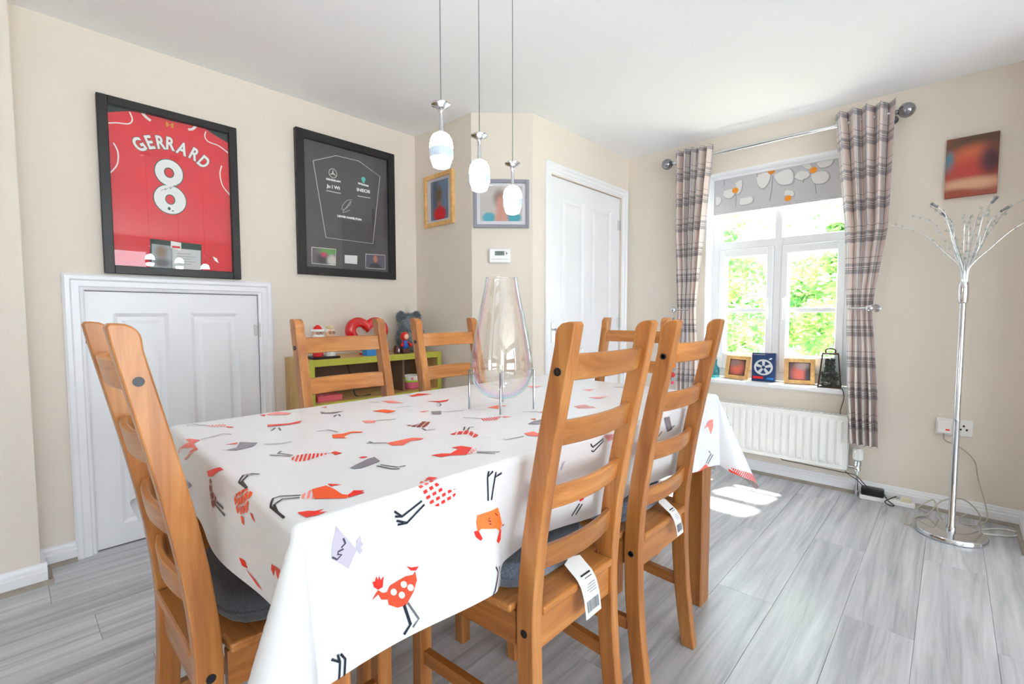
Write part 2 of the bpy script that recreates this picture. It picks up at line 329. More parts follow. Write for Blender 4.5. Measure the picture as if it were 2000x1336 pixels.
ca = bands(0, .165, [(0, pk), (.30, gy), (.42, wh), (.45, dk), (.47, wh), (.52, gy), (.66, lt), (.78, dk), (.80, wh), (.84, pk)])
cb = bands(1, .175, [(0, lt), (.30, gy), (.44, wh), (.47, dk), (.49, lt), (.54, gy), (.64, lt), (.80, dk), (.815, lt)])
mx = N.new('ShaderNodeMix'); mx.data_type = 'RGBA'; mx.blend_type = 'MULTIPLY'; mx.inputs['Factor'].default_value = 1; L.new(ca, mx.inputs['A']); L.new(cb, mx.inputs['B'])
L.new(mx.outputs['Result'], b.inputs['Base Color'])
_t = N.new('ShaderNodeBsdfTranslucent'); L.new(mx.outputs['Result'], _t.inputs['Color']); _m = N.new('ShaderNodeMixShader'); _m.inputs[0].default_value = .22
L.new(b.outputs[0], _m.inputs[1]); L.new(_t.outputs[0], _m.inputs[2]); L.new(_m.outputs[0], N['Material Output'].inputs['Surface'])
# ============================================================ STRUCTURE
XA, YB, XBC, XD, YCD, YW, HC = -2.729, 1.965, -2.159, -1.896, 2.229, 3.383, 2.263
XN, YN = -2.575, .06          # face and end of the nearer, thicker stretch of the left wall
XR, YBK = 3.8, -1.9           # far side of the open-plan room, wall behind the viewpoint
XS = .30                      # short return wall at the right end of the window wall
OX0, OX1, OZ0, OZ1, YO = -1.285, -.43, .607, 2.02, 3.62   # window opening
# floor of separate laminate planks
fl = structE('floor')
MB().box(-2.9, XR+.1, YBK-.1, 3.5, -.06, -.009).build('subfloor', 'scotia', fl)
_pl = {}
pw, plen = .193, 1.285
for i in range(int((XR+2.75)/pw)+1):
    x0 = -2.75+i*pw; y = YBK-(i*.4613 % 1)*plen
    while y < YW:
        a, c = max(y, YBK), min(y+plen, YW+.01)
        if c-a > .03:
            w = min(pw, XR-x0); key = (round(w, 3), round(c-a, 3))
            if key not in _pl:
                o = MB().box(0, w-.0008, 0, c-a-.0008, -.009, 0, b=.0008).build('plank', 'laminate', fl); _pl[key] = o.data
            else:
                o = bpy.data.objects.new('plank', _pl[key]); COL.objects.link(o); o.parent = fl
            o.location = (x0, a, 0)
        y += plen
struct(MB().box(-2.9, XR+.1, YBK-.1, 3.62, HC, HC+.1).build('ceiling', 'ceiling_paint'))
def wall(name, *boxes):
    mb = MB()
    for b in boxes: mb.box(*b)
    return struct(mb.build(name, 'wall_paint'))
# left wall with the recess for the small cupboard door
DY0, DY1, DZ = .232, .945, 1.162
wall('wall_left', (XA-.1, XA, YN-.2, DY0, 0, HC), (XA-.1, XA, DY1, YB+.1, 0, HC), (XA-.1, XA, DY0, DY1, DZ, HC), (XA-.2, XA-.1, DY0-.1, DY1+.1, 0, HC))
wall('wall_left_near', (XN-.25, XN, YBK, YN, 0, HC))
wall('wall_alcove', (XA-.1, XBC, YB, YB+.1, 0, HC))
mb = MB(); mb.prism([(XBC, YB), (XD, YCD), (XD-.1, YCD+.04), (XBC-.05, YB+.1)], 0, HC, 'xy'); struct(mb.build('wall_chamfer', 'wall_paint'))
EY0, EY1, EZ = 2.395, 3.285, 1.945
wall('wall_inner', (XD-.1, XD, YCD, EY0, 0, HC), (XD-.1, XD, EY1, YW+.1, 0, HC), (XD-.1, XD, EY0, EY1, EZ, HC), (XD-.2, XD-.1, EY0-.1, EY1+.1, 0, HC))
wall('wall_window', (XD-.1, OX0, YW, YO, 0, HC), (OX1, XR+.1, YW, YO, 0, HC), (OX0, OX1, YW, YO, 0, OZ0-.03), (OX0, OX1, YW, YO, OZ1, HC))
wall('wall_return', (XS, XS+.1, 2.98, YW, 0, HC))
PY0, PY1, PZ = -1.4, 1.6, 2.1
wall('wall_right', (XR, XR+.12, YBK, PY0, 0, HC), (XR, XR+.12, PY1, YW, 0, HC), (XR, XR+.12, PY0, PY1, PZ, HC))
wall('wall_back', (XN-.2, 1.7, YBK-.1, YBK, 0, HC), (2.7, XR+.1, YBK-.1, YBK, 0, HC), (1.7, 2.7, YBK-.1, YBK, 0, .9), (1.7, 2.7, YBK-.1, YBK, 2.0, HC))
g = structE('added_fill_window', (0, YBK-.05, 0))  # unseen window, added in the back wall to light what faces the viewpoint
for x in (1.7, 2.175, 2.65): MB().box(x, x+.05, -.03, .03, .9, 2.0, .004).build('window_frame', 'upvc', g)
for z in (.9, 1.95): MB().box(1.7, 2.7, -.03, .03, z, z+.05, .004).build('window_frame', 'upvc', g)
for x in (1.75, 2.225): MB().box(x, x+.425, -.004, .004, .95, 1.95).build('window_pane', 'window_glass', g)
# patio glazing in the wall opposite
g = structE('window_2', (XR+.06, 0, 0))
for y in (PY0, -.4, .6, PY1): MB().box(-.03, .03, y-.03 if y > PY0 else y, y+.03 if y < PY1 else y, 0, PZ, .004).build('window_frame', 'upvc', g)
for z in (0, PZ-.06): MB().box(-.03, .03, PY0, PY1, z, z+.06, .004).build('window_frame', 'upvc', g)
for y in (PY0+.03, -.37, .63): MB().box(-.004, .004, y, y+.94, .06, PZ-.06).build('window_pane', 'window_glass', g)
# skirting boards and the grey scotia strip along the floor
SK = [(0, 0), (.018, 0), (.018, .05), (.013, .054), (.013, .064), (.009, .068), (.007, .078), (.003, .082), (0, .082)]
SC = [(.018, 0), (.034, 0), (.032, .006), (.028, .011), (.022, .015), (.018, .016)]
def run(name, p0, p1, prof, mat, e0=0., e1=0.):
    # a moulding along a wall from p0 to p1, room on the right-hand side of the direction p0>p1
    a, c = Vector(p0), Vector(p1); d = (c-a).normalized(); n = Vector((d.y, -d.x)); a = a-d*e0; c = c+d*e1
    mb = MB(); vs = []
    for q in (a, c): vs += [(q.x+n.x*u, q.y+n.y*u, z) for u, z in prof]
    k = len(prof); mb.add(vs, [tuple(range(k)), tuple(range(k, 2*k))]+[(i, (i+1) % k, k+(i+1) % k, k+i) for i in range(k)])
    return struct(mb.build(name, mat))
for nm, a, c, e1 in (('left_near', (XN, YBK), (XN, YN), .018), ('left_step', (XN, YN), (XA, YN), -.018), ('left', (XA, YN), (XA, .175), 0), ('left_far', (XA, 1.005), (XA, YB), 0), ('alcove', (XA, YB), (XBC, YB), 0),
                  ('chamfer', (XBC, YB), (XD, YCD), 0), ('inner', (XD, YCD), (XD, 2.345), 0), ('window', (XD, YW), (XS, YW), 0), ('return', (XS, YW), (XS, 2.98), 0)):
    run('baseboard_'+nm, a, c, SK, 'white_gloss', 0, e1)
for k, (a, c, e1) in enumerate((((XN, YBK), (XN, YN), .034), ((XN, YN), (XA, YN), -.034), ((XA, YN), (XA, .175), 0), ((XD, YW), (XS, YW), 0), ((XS, YW), (XS, 2.98), 0))): run('trim_%d' % (k+1), a, c, SC, 'scotia', 0, e1)

# ---- panelled doors (local: x along the wall, front = -y)
AR = [(0, 0), (0, .012), (.008, .018), (.02, .018), (.026, .012), (.046, .012), (.05, .007), (.058, .005), (.062, 0)]   # architrave: across (from outer edge), proud
def architrave(parent, x0, x1, zt, W=.066):
    s = W/.062
    def bar(axis, c0, c1, outer, sgn):
        mb = MB(); vs = []
        for k in (0, 1):
            for a, pr in AR:
                a *= s
                if axis == 'z': vs.append((outer+sgn*a, -pr, c0 if k == 0 else c1-a))
                else: vs.append(((c0+a) if k == 0 else (c1-a), -pr, outer-a))
        n = len(AR); mb.add(vs, [tuple(range(n)), tuple(range(n, 2*n))]+[(i, (i+1) % n, n+(i+1) % n, n+i) for i in range(n)])
        mb.build('architrave', 'white_gloss', parent)
    bar('z', 0, zt, x0, 1); bar('z', 0, zt, x1, -1); bar('x', x0, x1, zt, 0)
def leaf(parent, x0, x1, z0, z1, panels, y=.012, name='door_leaf'):
    xs = sorted({x0, x1} | {p[0] for p in panels} | {p[1] for p in panels}); zs = sorted({z0, z1} | {p[2] for p in panels} | {p[3] for p in panels})
    mb = MB(); mb.box(x0, x1, y+.0115, y+.035, z0, z1)
    for a, c in zip(xs, xs[1:]):
        for e, f in zip(zs, zs[1:]):
            mx_, mz_ = (a+c)/2, (e+f)/2
            if not any(p[0] < mx_ < p[1] and p[2] < mz_ < p[3] for p in panels): mb.box(a, c, y, y+.012, e, f)
    lf = mb.build(name, 'white_gloss', parent)
    for a, c, e, f in panels:
        m2 = MB(); q = .016
        A = [(a, y, e), (c, y, e), (c, y, f), (a, y, f)]; B = [(a+q, y+.009, e+q), (c-q, y+.009, e+q), (c-q, y+.009, f-q), (a+q, y+.009, f-q)]
        D = [(a+2*q, y+.009, e+2*q), (c-2*q, y+.009, e+2*q), (c-2*q, y+.009, f-2*q), (a+2*q, y+.009, f-2*q)]; E_ = [(a+3*q, y+.002, e+3*q), (c-3*q, y+.002, e+3*q), (c-3*q, y+.002, f-3*q), (a+3*q, y+.002, f-3*q)]
        vs = A+B+D+E_; fs = []
        for k in range(3):
            for i in range(4): fs.append((k*4+i, k*4+(i+1) % 4, k*4+4+(i+1) % 4, k*4+4+i))
        fs.append((12, 13, 14, 15)); m2.add(vs, fs); m2.build('door_panel', 'white_gloss', lf, recalc=False)
    return lf
d1 = structE('door_1', (XA, 0, 0), radians(90))
architrave(d1, .172, 1.005, 1.228, .07)
leaf(d1, .241, .936, .006, 1.155, [(.335, .54, .10, 1.06), (.63, .84, .10, 1.06)])
for z in (.97, .15):
    mb = MB(); mb.lathe([(.005, -.035), (.006, -.033), (.006, .033), (.005, .035)], 10, (.939, -.002, z)); mb.box(.915, .938, .008, .0125, z-.03, z+.03); mb.build('hinge', 'card_grey', d1, 30)
MB().box(.236, .243, -.004, .012, .93, .96, .001).build('latch', 'bolt_black', d1)
d2 = structE('door_2', (XD, 0, 0), radians(90))
architrave(d2, 2.345, 3.365, 2.017, .066)
leaf(d2, 2.402, 3.278, .006, 1.94, [(2.53, 2.80, .93, 1.83), (2.89, 3.16, .93, 1.83), (2.53, 2.80, .16, .82), (2.89, 3.16, .16, .82)])
for z in (1.738, .99, .2):
    mb = MB(); mb.lathe([(.006, -.04), (.007, -.037), (.007, .037), (.006, .04)], 10, (3.281, -.002, z)); mb.box(3.25, 3.28, .008, .0125, z-.035, z+.035); mb.build('hinge', 'card_grey', d2, 30)
mb = MB(); mb.box(2.425, 2.46, .004, .0125, .87, 1.0, .003); h_ = mb.build('handle_plate', 'chrome', d2)
mb = MB(); mb.tube(smooth_path([(2.442, .006, .955), (2.442, -.03, .955), (2.447, -.042, .955), (2.47, -.046, .955), (2.55, -.046, .951)], 5), .008, 10); mb.build('lever', 'chrome', h_, 40)

# ---- window with mullion, transom, two casements
w1 = structE('window_1', (0, 3.545, 0))
MX = -.857
def fr(parent, nm, x0, x1, z0, z1, y0=-.03, y1=.03, b=.004, mat='upvc'): return MB().box(x0, x1, y0, y1, z0, z1, b).build(nm, mat, parent)
zT0, zT1 = 1.505, 1.562
fr(w1, 'window_frame', OX0, OX0+.055, OZ0, OZ1); fr(w1, 'window_frame', OX1-.055, OX1, OZ0, OZ1); fr(w1, 'window_frame', OX0+.05, OX1-.05, OZ0, OZ0+.06); fr(w1, 'window_frame', OX0+.05, OX1-.05, OZ1-.055, OZ1)
fr(w1, 'mullion', MX-.023, MX+.023, OZ0+.05, OZ1-.05, -.032); fr(w1, 'transom', OX0+.05, MX-.022, zT0, zT1, -.031); fr(w1, 'transom', MX+.022, OX1-.05, zT0, zT1, -.031)
for a, c, sgn in ((OX0+.055, MX-.023, 1), (MX+.023, OX1-.055, -1)):
    MB().box(a, c, -.003, .003, zT1, OZ1-.055).build('window_pane', 'window_glass', w1)
    cs = MB().box(a, a+.042, -.045, .03, OZ0+.06, zT0, .006).build('casement_stile', 'upvc', w1); MB().box(c-.042, c, -.045, .03, OZ0+.06, zT0, .006).build('casement_stile', 'upvc', w1)
    MB().box(a+.036, c-.036, -.044, .03, OZ0+.06, OZ0+.175, .006).build('casement_rail', 'upvc', w1); MB().box(a+.036, c-.036, -.044, .03, zT0-.055, zT0, .006).build('casement_rail', 'upvc', w1)
    MB().box(a+.042, c-.042, -.003, .003, OZ0+.175, zT0-.055).build('window_pane', 'window_glass', w1)
    MB().box(a+.04, c-.04, -.02, .02, 1.064, 1.096, .004).build('glazing_bar', 'upvc', w1)
    hx = c-.021 if sgn == 1 else a+.021
    mb = MB(); mb.box(hx-.011, hx+.011, -.055, -.044, 1.10, 1.17, .003); mb.tube(smooth_path([(hx, -.055, 1.15), (hx, -.075, 1.15), (hx, -.08, 1.13), (hx, -.078, 1.02)], 4), .007, 8); mb.build('window_handle', 'white_plastic', w1, 40)
struct(MB().box(OX0-.03, OX1+.03, YW-.032, 3.52, OZ0-.03, OZ0, .006).build('window_sill', 'white_gloss'))

for nm, b in (('trim_6', (OX0, OX0+.006, YW, 3.515, OZ0, OZ1)), ('trim_7', (OX1-.006, OX1, YW, 3.515, OZ0, OZ1)), ('trim_8', (OX0, OX1, YW, 3.515, OZ1-.006, OZ1))): struct(MB().box(*b).build(nm, 'white_gloss'))
# ---- outdoors: ground, trees behind the window
struct(MB().box(-9, 12, 3.63, 16, -.35, -.3).build('garden_ground', 'grass')); struct(MB().box(-4, 12, -9, YBK-.12, -.35, -.3).build('front_ground', 'patio_stone')); struct(MB().box(XR+.13, 12, YBK-.12, 3.62, -.35, -.3).build('patio_ground', 'patio_stone'))
def tree(name, label, c, rx, ry, rz, n, size, trunk, seed, group='trees outside the window'):
    rnd = random.Random(seed); t = thing(name, label, 'tree', (c[0], c[1], -.3), 0, group)
    mb = MB(); clumps = [(rnd.gauss(0, .45)*rx, rnd.gauss(0, .45)*ry, c[2]+.3+rnd.uniform(-.9, .9)*rz, rnd.uniform(.2, .42)*min(rx, rz)) for _ in range(34)]
    for i in range(n):
        k = clumps[i % len(clumps)]; d = Vector((rnd.gauss(0, 1), rnd.gauss(0, 1), rnd.gauss(0, 1))).normalized()*k[3]*rnd.uniform(.5, 1)
        p = Vector(k[:3])+d
        if p.z < .1: continue
        a = Vector((rnd.gauss(0, 1), rnd.gauss(0, 1), rnd.gauss(0, .6))).normalized(); b_ = a.orthogonal().normalized(); b_.rotate(Matrix.Rotation(rnd.uniform(0, 6.28), 3, a)); s = size*rnd.uniform(.6, 1.3)
        mb.add([p-a*s, p+b_*s*.45+a*.1*s, p+a*s, p-b_*s*.45+a*.1*s], [(0, 1, 2, 3)])
    fo = mb.build('foliage', 'leaf', t, recalc=False); fo['kind'] = 'stuff'
    mb = MB(); top = c[2]+rz*.3
    mb.tube([(0, 0, 0), (.02, .01, top*.4), (-.03, .02, top*.8), (0, 0, top)], [trunk, trunk*.8, trunk*.55, trunk*.2], 8); mb.build('trunk', 'bark', t, 40)
    return t
HENS=[
('P','s',[(-0.3453,-0.6702),(-0.3407,-0.6479),(-0.334,-0.6324),(-0.2946,-0.6386),(-0.3286,-0.6715)]),
('R','f',[(-0.3038,-0.6388),(-0.2819,-0.6263),(-0.275,-0.6333),(-0.2876,-0.6404)]),
('g','l0.0035',[(-0.3764,-0.7091),(-0.3905,-0.6962),(-0.3633,-0.6841),(-0.3453,-0.6702)]),
('S','f',[(-0.2675,-0.7669),(-0.1965,-0.74),(-0.2362,-0.7389),(-0.2242,-0.7301),(-0.1935,-0.7185),(-0.1705,-0.7367),(-0.1192,-0.74),(-0.1922,-0.7651),(-0.133,-0.74)]),
('g','l0.0035',[(-0.1993,-0.7172),(-0.2058,-0.6951),(-0.223,-0.667),(-0.2009,-0.6532)]),
('S','l0.0035',[(-0.2607,-0.7628),(-0.2823,-0.7809)]),
('S','l0.0035',[(-0.1209,-0.74),(-0.2237,-0.785)]),
('G','f',[(-0.062,-0.7001),(-0.0665,-0.6803),(-0.1126,-0.6606),(-0.0784,-0.6341),(-0.0512,-0.653),(-0.0423,-0.6869)]),
('R','f',[(-0.1101,-0.6911),(-0.1131,-0.6651),(-0.0992,-0.6701)]),
('g','l0.0035',[(-0.0529,-0.6291),(-0.0322,-0.6025),(-0.0305,-0.5783)]),
('R','f',[(-0.2475,-0.5577),(-0.2227,-0.5118),(-0.2305,-0.4758),(-0.2071,-0.4911),(-0.2037,-0.5189),(-0.2203,-0.5667)]),
('K','l0.0035',[(-0.1631,-0.5776),(-0.1925,-0.5568)]),
('K','l0.0035',[(-0.1519,-0.5587),(-0.1862,-0.5507)]),
('R','f',[(-0.3864,-0.5348),(-0.3867,-0.5179),(-0.3602,-0.5265)]),
('P','f',[(-0.3877,-0.5145),(-0.3944,-0.4806),(-0.3516,-0.4573),(-0.3341,-0.4735),(-0.3696,-0.5143)]),
('G','f',[(-0.3156,-0.3882),(-0.287,-0.3836),(-0.2687,-0.3359),(-0.2567,-0.3767),(-0.2808,-0.4)]),
('R','f',[(-0.3761,-0.3618),(-0.3788,-0.3387),(-0.3597,-0.351)]),
('K','l0.0035',[(-0.2107,-0.3965),(-0.2298,-0.3791)]),
('K','l0.0035',[(-0.2039,-0.3795),(-0.2296,-0.3724)]),
('O','f',[(-0.0228,-0.4881),(-0.0135,-0.4639),(-0.0207,-0.4397),(0.0017,-0.4211),(0.0113,-0.4322),(-0.0048,-0.4478),(0.0172,-0.4789),(0.0347,-0.4791),(0.0098,-0.5004)]),
('g','l0.0035',[(-0.0396,-0.4659),(-0.0784,-0.4713),(-0.0817,-0.4988)]),
('R','s',[(0.1018,-0.6303),(0.0864,-0.6132),(0.0895,-0.5936),(0.1173,-0.5553),(0.1256,-0.5806),(0.136,-0.6126),(0.1289,-0.6297)]),
('R','f',[(0.1133,-0.5534),(0.1122,-0.543),(0.1345,-0.5386),(0.1375,-0.5548)]),
('K','l0.0035',[(0.0813,-0.6182),(0.0468,-0.635),(0.0347,-0.6239)]),
('K','l0.0035',[(0.086,-0.6244),(0.0477,-0.6508)]),
('D','h',[(-0.0011,-0.7715),(0.0151,-0.7744),(0.021,-0.7911),(0.052,-0.7964),(0.0534,-0.8161),(0.0288,-0.8231),(0.0099,-0.8124),(-0.0037,-0.7907)]),
('R','f',[(-0.0214,-0.7647),(0.052,-0.74),(0.0372,-0.74),(0.0316,-0.74),(0.0451,-0.74),(0.0521,-0.74),(0.0725,-0.74),(0.0163,-0.7662),(-0.0096,-0.7724)]),
('K','l0.0035',[(0.0588,-0.8034),(0.1031,-0.8038)]),
('K','l0.0035',[(0.0502,-0.8102),(0.1125,-0.8139)]),
('O','h',[(0.2077,-0.74),(0.2103,-0.74),(0.2473,-0.74),(0.2293,-0.7634),(0.234,-0.7735),(0.2034,-0.7865),(0.1719,-0.792),(0.1602,-0.7811),(0.1554,-0.7662)]),
('O','f',[(0.1908,-0.7903),(0.2061,-0.7896),(0.2077,-0.8029),(0.1958,-0.8007)]),
('R','f',[(0.2371,-0.7716),(0.2483,-0.7711),(0.261,-0.7822),(0.2476,-0.7789)]),
('K','l0.0035',[(0.2056,-0.74),(0.1656,-0.74),(0.1389,-0.7258),(0.1392,-0.7127),(0.153,-0.7036)]),
('K','l0.0035',[(0.2084,-0.74),(0.1699,-0.7365),(0.1449,-0.7201),(0.1494,-0.7139)]),
('O','f',[(0.2966,-0.6695),(0.2956,-0.645),(0.3205,-0.6427),(0.3515,-0.6439),(0.3604,-0.6386),(0.3726,-0.6466),(0.3401,-0.6833)]),
('R','f',[(0.3604,-0.6386),(0.3484,-0.6227),(0.3612,-0.6102),(0.3635,-0.6185),(0.3711,-0.6146),(0.37,-0.6259),(0.3716,-0.6442)]),
('R','f',[(0.289,-0.6401),(0.3098,-0.6237),(0.3037,-0.6408)]),
('P','s',[(0.3114,-0.693),(0.2966,-0.6695),(0.3381,-0.6833),(0.3233,-0.6977)]),
('K','l0.0035',[(0.3114,-0.693),(0.2928,-0.7176),(0.2949,-0.7286),(0.318,-0.74),(0.3509,-0.74)]),
('K','l0.0035',[(0.3197,-0.698),(0.3075,-0.7194),(0.3197,-0.7354),(0.3455,-0.74),(0.3722,-0.74)]),
('R','f',[(0.372,-0.722),(0.378,-0.708),(0.386,-0.702),(0.388,-0.69),(0.394,-0.7),(0.4,-0.69),(0.402,-0.705),(0.398,-0.72)]),
('R','f',[(-0.356,-0.0537),(-0.3736,-0.0029),(-0.3272,0.0246),(-0.3312,-0.0558)]),
('P','f',[(-0.3362,-0.174),(-0.3208,-0.1443),(-0.2607,-0.1383),(-0.2861,-0.174)]),
('R','f',[(-0.2275,-0.0689),(-0.2037,-0.0372),(-0.2028,0.0055),(-0.1793,-0.0225),(-0.1818,-0.0536)]),
('K','l0.0035',[(-0.1471,-0.0886),(-0.1295,-0.0927),(-0.1443,-0.0726),(-0.1704,-0.0622),(-0.1623,-0.0764)]),
('O','f',[(-0.2123,-0.2767),(-0.2082,-0.2368),(-0.1604,-0.2265),(-0.1484,-0.2608),(-0.1775,-0.2663)]),
('g','l0.0035',[(-0.2064,-0.1978),(-0.1888,-0.1552)]),
('g','l0.0035',[(-0.3476,-0.2137),(-0.3176,-0.1932)]),
('G','f',[(-0.0794,-0.1598),(-0.0641,-0.1333),(-0.022,-0.1651),(-0.0436,-0.1816)]),
('P','f',[(-0.0997,-0.1864),(-0.0915,-0.1552),(-0.0814,-0.187)]),
('g','l0.0035',[(-0.0506,-0.1435),(-0.0147,-0.0856)]),
('P','f',[(-0.1135,-0.3626),(-0.0844,-0.3344),(-0.0641,-0.3527),(-0.0817,-0.3697)]),
('g','l0.0035',[(-0.0844,-0.3344),(-0.0586,-0.2898)]),
('D','h',[(0.0176,-0.3099),(0.0315,-0.2875),(0.0111,-0.2516),(0.0312,-0.2417),(0.0584,-0.2704),(0.0729,-0.2913),(0.0508,-0.3041)]),
('K','l0.0035',[(0.0748,-0.2979),(0.1019,-0.3048),(0.1087,-0.2818)]),
('R','s',[(0.0971,-0.1191),(0.1182,-0.0574),(0.1435,-0.1041),(0.1217,-0.1349)]),
('R','f',[(0.1214,-0.0606),(0.1445,-0.0424),(0.1367,-0.0666)]),
('g','l0.0035',[(0.056,-0.1487),(0.1004,-0.122)]),
('R','h',[(0.1808,-0.2983),(0.1687,-0.2641),(0.1736,-0.2353),(0.1926,-0.233),(0.2337,-0.247),(0.2398,-0.2703),(0.2078,-0.257),(0.1903,-0.2816)]),
('K','l0.0035',[(0.1684,-0.2403),(0.1427,-0.2151)]),
('K','l0.0035',[(0.1738,-0.2318),(0.1558,-0.2109),(0.1606,-0.1977)]),
('O','f',[(-0.0041,-0.0023),(-0.0053,0.0483),(0.0407,0.0038)]),
('R','f',[(0.0041,0.0442),(0.0224,0.0619),(0.0213,0.0426)]),
('S','f',[(0.299,-0.1611),(0.2999,-0.129),(0.3379,-0.1385),(0.3464,-0.1525),(0.3215,-0.1693)]),
('g','l0.0035',[(0.3173,-0.1807),(0.3098,-0.2305),(0.3006,-0.2325)]),
('G','f',[(0.2247,-0.0448),(0.2241,-0.0063),(0.2643,-0.053),(0.2362,-0.0803)]),
('R','f',[(0.1991,-0.0305),(0.2068,-0.013),(0.218,-0.028)]),
('P','f',[(0.1541,0.0544),(0.1536,0.0889),(0.174,0.0622)]),
('g','l0.0035',[(0.12,0.0214),(0.1486,0.0606)]),
('S','f',[(0.135,-0.4338),(0.1361,-0.3989),(0.1379,-0.3691),(0.1614,-0.3534),(0.1683,-0.3678),(0.1597,-0.3898),(0.177,-0.419),(0.1605,-0.4376)]),
('K','l0.0035',[(0.1035,-0.467),(0.135,-0.4338)]),
('K','l0.0035',[(0.0967,-0.4576),(0.1075,-0.4551)]),
('R','f',[(0.28,-0.4198),(0.2855,-0.3978),(0.2991,-0.3845),(0.2849,-0.3516),(0.2674,-0.3564),(0.2712,-0.334),(0.2981,-0.3241),(0.3292,-0.3665),(0.3087,-0.392),(0.3046,-0.4122)]),
('P','s',[(0.327,-0.3631),(0.3045,-0.3264),(0.3164,-0.327),(0.3329,-0.3573)]),
('K','l0.0035',[(0.3291,-0.3382),(0.3666,-0.3076)]),
('K','l0.0035',[(0.3335,-0.3421),(0.3686,-0.3227)]),
('G','f',[(0.223,-0.5779),(0.2398,-0.574),(0.212,-0.5234),(0.2094,-0.5069),(0.2433,-0.5136),(0.2513,-0.5353),(0.2575,-0.5623),(0.2494,-0.5728)]),
('R','f',[(0.1918,-0.5325),(0.1877,-0.5203),(0.2002,-0.5157),(0.1998,-0.5268)]),
('K','l0.0035',[(0.2669,-0.5345),(0.3018,-0.5237),(0.3125,-0.5133)]),
('K','l0.0035',[(0.2655,-0.5264),(0.3009,-0.5109),(0.303,-0.4948)]),
('R','d',[(0.3909,-0.5217),(0.3947,-0.5101),(0.413,-0.5044),(0.4262,-0.4925),(0.4316,-0.48),(0.4322,-0.4698),(0.4429,-0.4686),(0.4521,-0.4802),(0.4537,-0.5026),(0.4481,-0.5218),(0.4329,-0.5332),(0.413,-0.5423)]),
('R','f',[(0.3895,-0.5112),(0.3856,-0.4987),(0.4006,-0.4923),(0.4028,-0.5062)]),
('B','l0.0035',[(0.4342,-0.539),(0.4485,-0.5778),(0.4446,-0.5904)]),
('B','l0.0035',[(0.4485,-0.5778),(0.436,-0.5912)]),
('B','l0.0035',[(0.4414,-0.5345),(0.4616,-0.5694),(0.459,-0.5864)]),
('B','l0.0035',[(0.4616,-0.5694),(0.4519,-0.588)]),
('B','l0.0035',[(0.4745,-0.3945),(0.4311,-0.3913),(0.4237,-0.3764)]),
('B','l0.0035',[(0.4311,-0.3913),(0.4212,-0.3868)]),
('B','l0.0035',[(0.4759,-0.3856),(0.436,-0.3719),(0.4326,-0.3535)]),
('B','l0.0035',[(0.436,-0.3719),(0.4266,-0.3688)]),
('A','f',[(0.4929,-0.4236),(0.4963,-0.3667),(0.5375,-0.3493),(0.5451,-0.3611),(0.5329,-0.3764),(0.5197,-0.4167),(0.5236,-0.4256),(0.504,-0.4272)]),
('R','f',[(0.5193,-0.4342),(0.5201,-0.4238),(0.5381,-0.4151),(0.5404,-0.4204),(0.53,-0.4309)]),
('R','f',[(0.557,-0.3765),(0.5429,-0.3591),(0.5449,-0.3533),(0.5634,-0.3581),(0.5654,-0.3689)]),
('D','f',[(0.5387,-0.3473),(0.5441,-0.3353),(0.5434,-0.3473)]),
('D','l0.0020',[(0.5059,-0.3949),(0.5103,-0.3986),(0.5141,-0.3913)]),
('D','l0.0020',[(0.5165,-0.3968),(0.5196,-0.3913)]),
('D','l0.0020',[(0.5027,-0.3782),(0.5113,-0.3687)]),
('L','f',[(0.4288,-0.6861999999999999),(0.4739,-0.6564),(0.4969,-0.6706),(0.4726,-0.6951999999999999),(0.4547,-0.6938),(0.4383,-0.6884)]),
('L','f',[(0.4735,-0.6574),(0.4602,-0.6559999999999999),(0.4551,-0.6495),(0.4651,-0.6486),(0.4684,-0.6455),(0.4732,-0.6498999999999999),(0.4776,-0.6467999999999999),(0.483,-0.6523),(0.4779,-0.6543)]),
('k','l0.0030',[(0.4497,-0.6766),(0.458,-0.6738),(0.4619,-0.6799999999999999),(0.4651,-0.6769999999999999),(0.4662,-0.6850999999999999),(0.4699,-0.6861999999999999),(0.4722,-0.6801999999999999),(0.4767,-0.6874),(0.4709,-0.6941999999999999)]),
('E','f',[(0.5485,-0.6242),(0.5563,-0.6169),(0.5584,-0.6094),(0.5501,-0.6042),(0.5466,-0.5752),(0.5497,-0.5615),(0.5452,-0.5573),(0.561,-0.5547),(0.5776,-0.562),(0.5933,-0.5759),(0.5909,-0.5919),(0.5792,-0.6073),(0.5705,-0.6084),(0.5656,-0.6196),(0.5554,-0.6244),(0.5597,-0.6354),(0.5515,-0.628)]),
('W','f',[(0.565,-0.5922),(0.5679,-0.5934),(0.5687,-0.5963),(0.5672,-0.5998),(0.5639,-0.6026),(0.5602,-0.6036),(0.5573,-0.6024),(0.5565,-0.5996),(0.558,-0.5961),(0.5612,-0.5933)]),
('W','f',[(0.5605,-0.5735),(0.5634,-0.5747),(0.5643,-0.5777),(0.5627,-0.5813),(0.5594,-0.5842),(0.5556,-0.5852),(0.5527,-0.5841),(0.5519,-0.5811),(0.5534,-0.5775),(0.5567,-0.5746)]),
('W','f',[(0.5705,-0.5613),(0.5734,-0.5625),(0.5743,-0.5656),(0.5727,-0.5693),(0.5693,-0.5722),(0.5654,-0.5733),(0.5625,-0.5721),(0.5617,-0.5691),(0.5632,-0.5654),(0.5666,-0.5624)]),
('W','f',[(0.5761,-0.5778),(0.5789,-0.579),(0.5797,-0.582),(0.5782,-0.5856),(0.5748,-0.5884),(0.571,-0.5895),(0.5681,-0.5883),(0.5673,-0.5854),(0.5689,-0.5818),(0.5722,-0.5789)]),
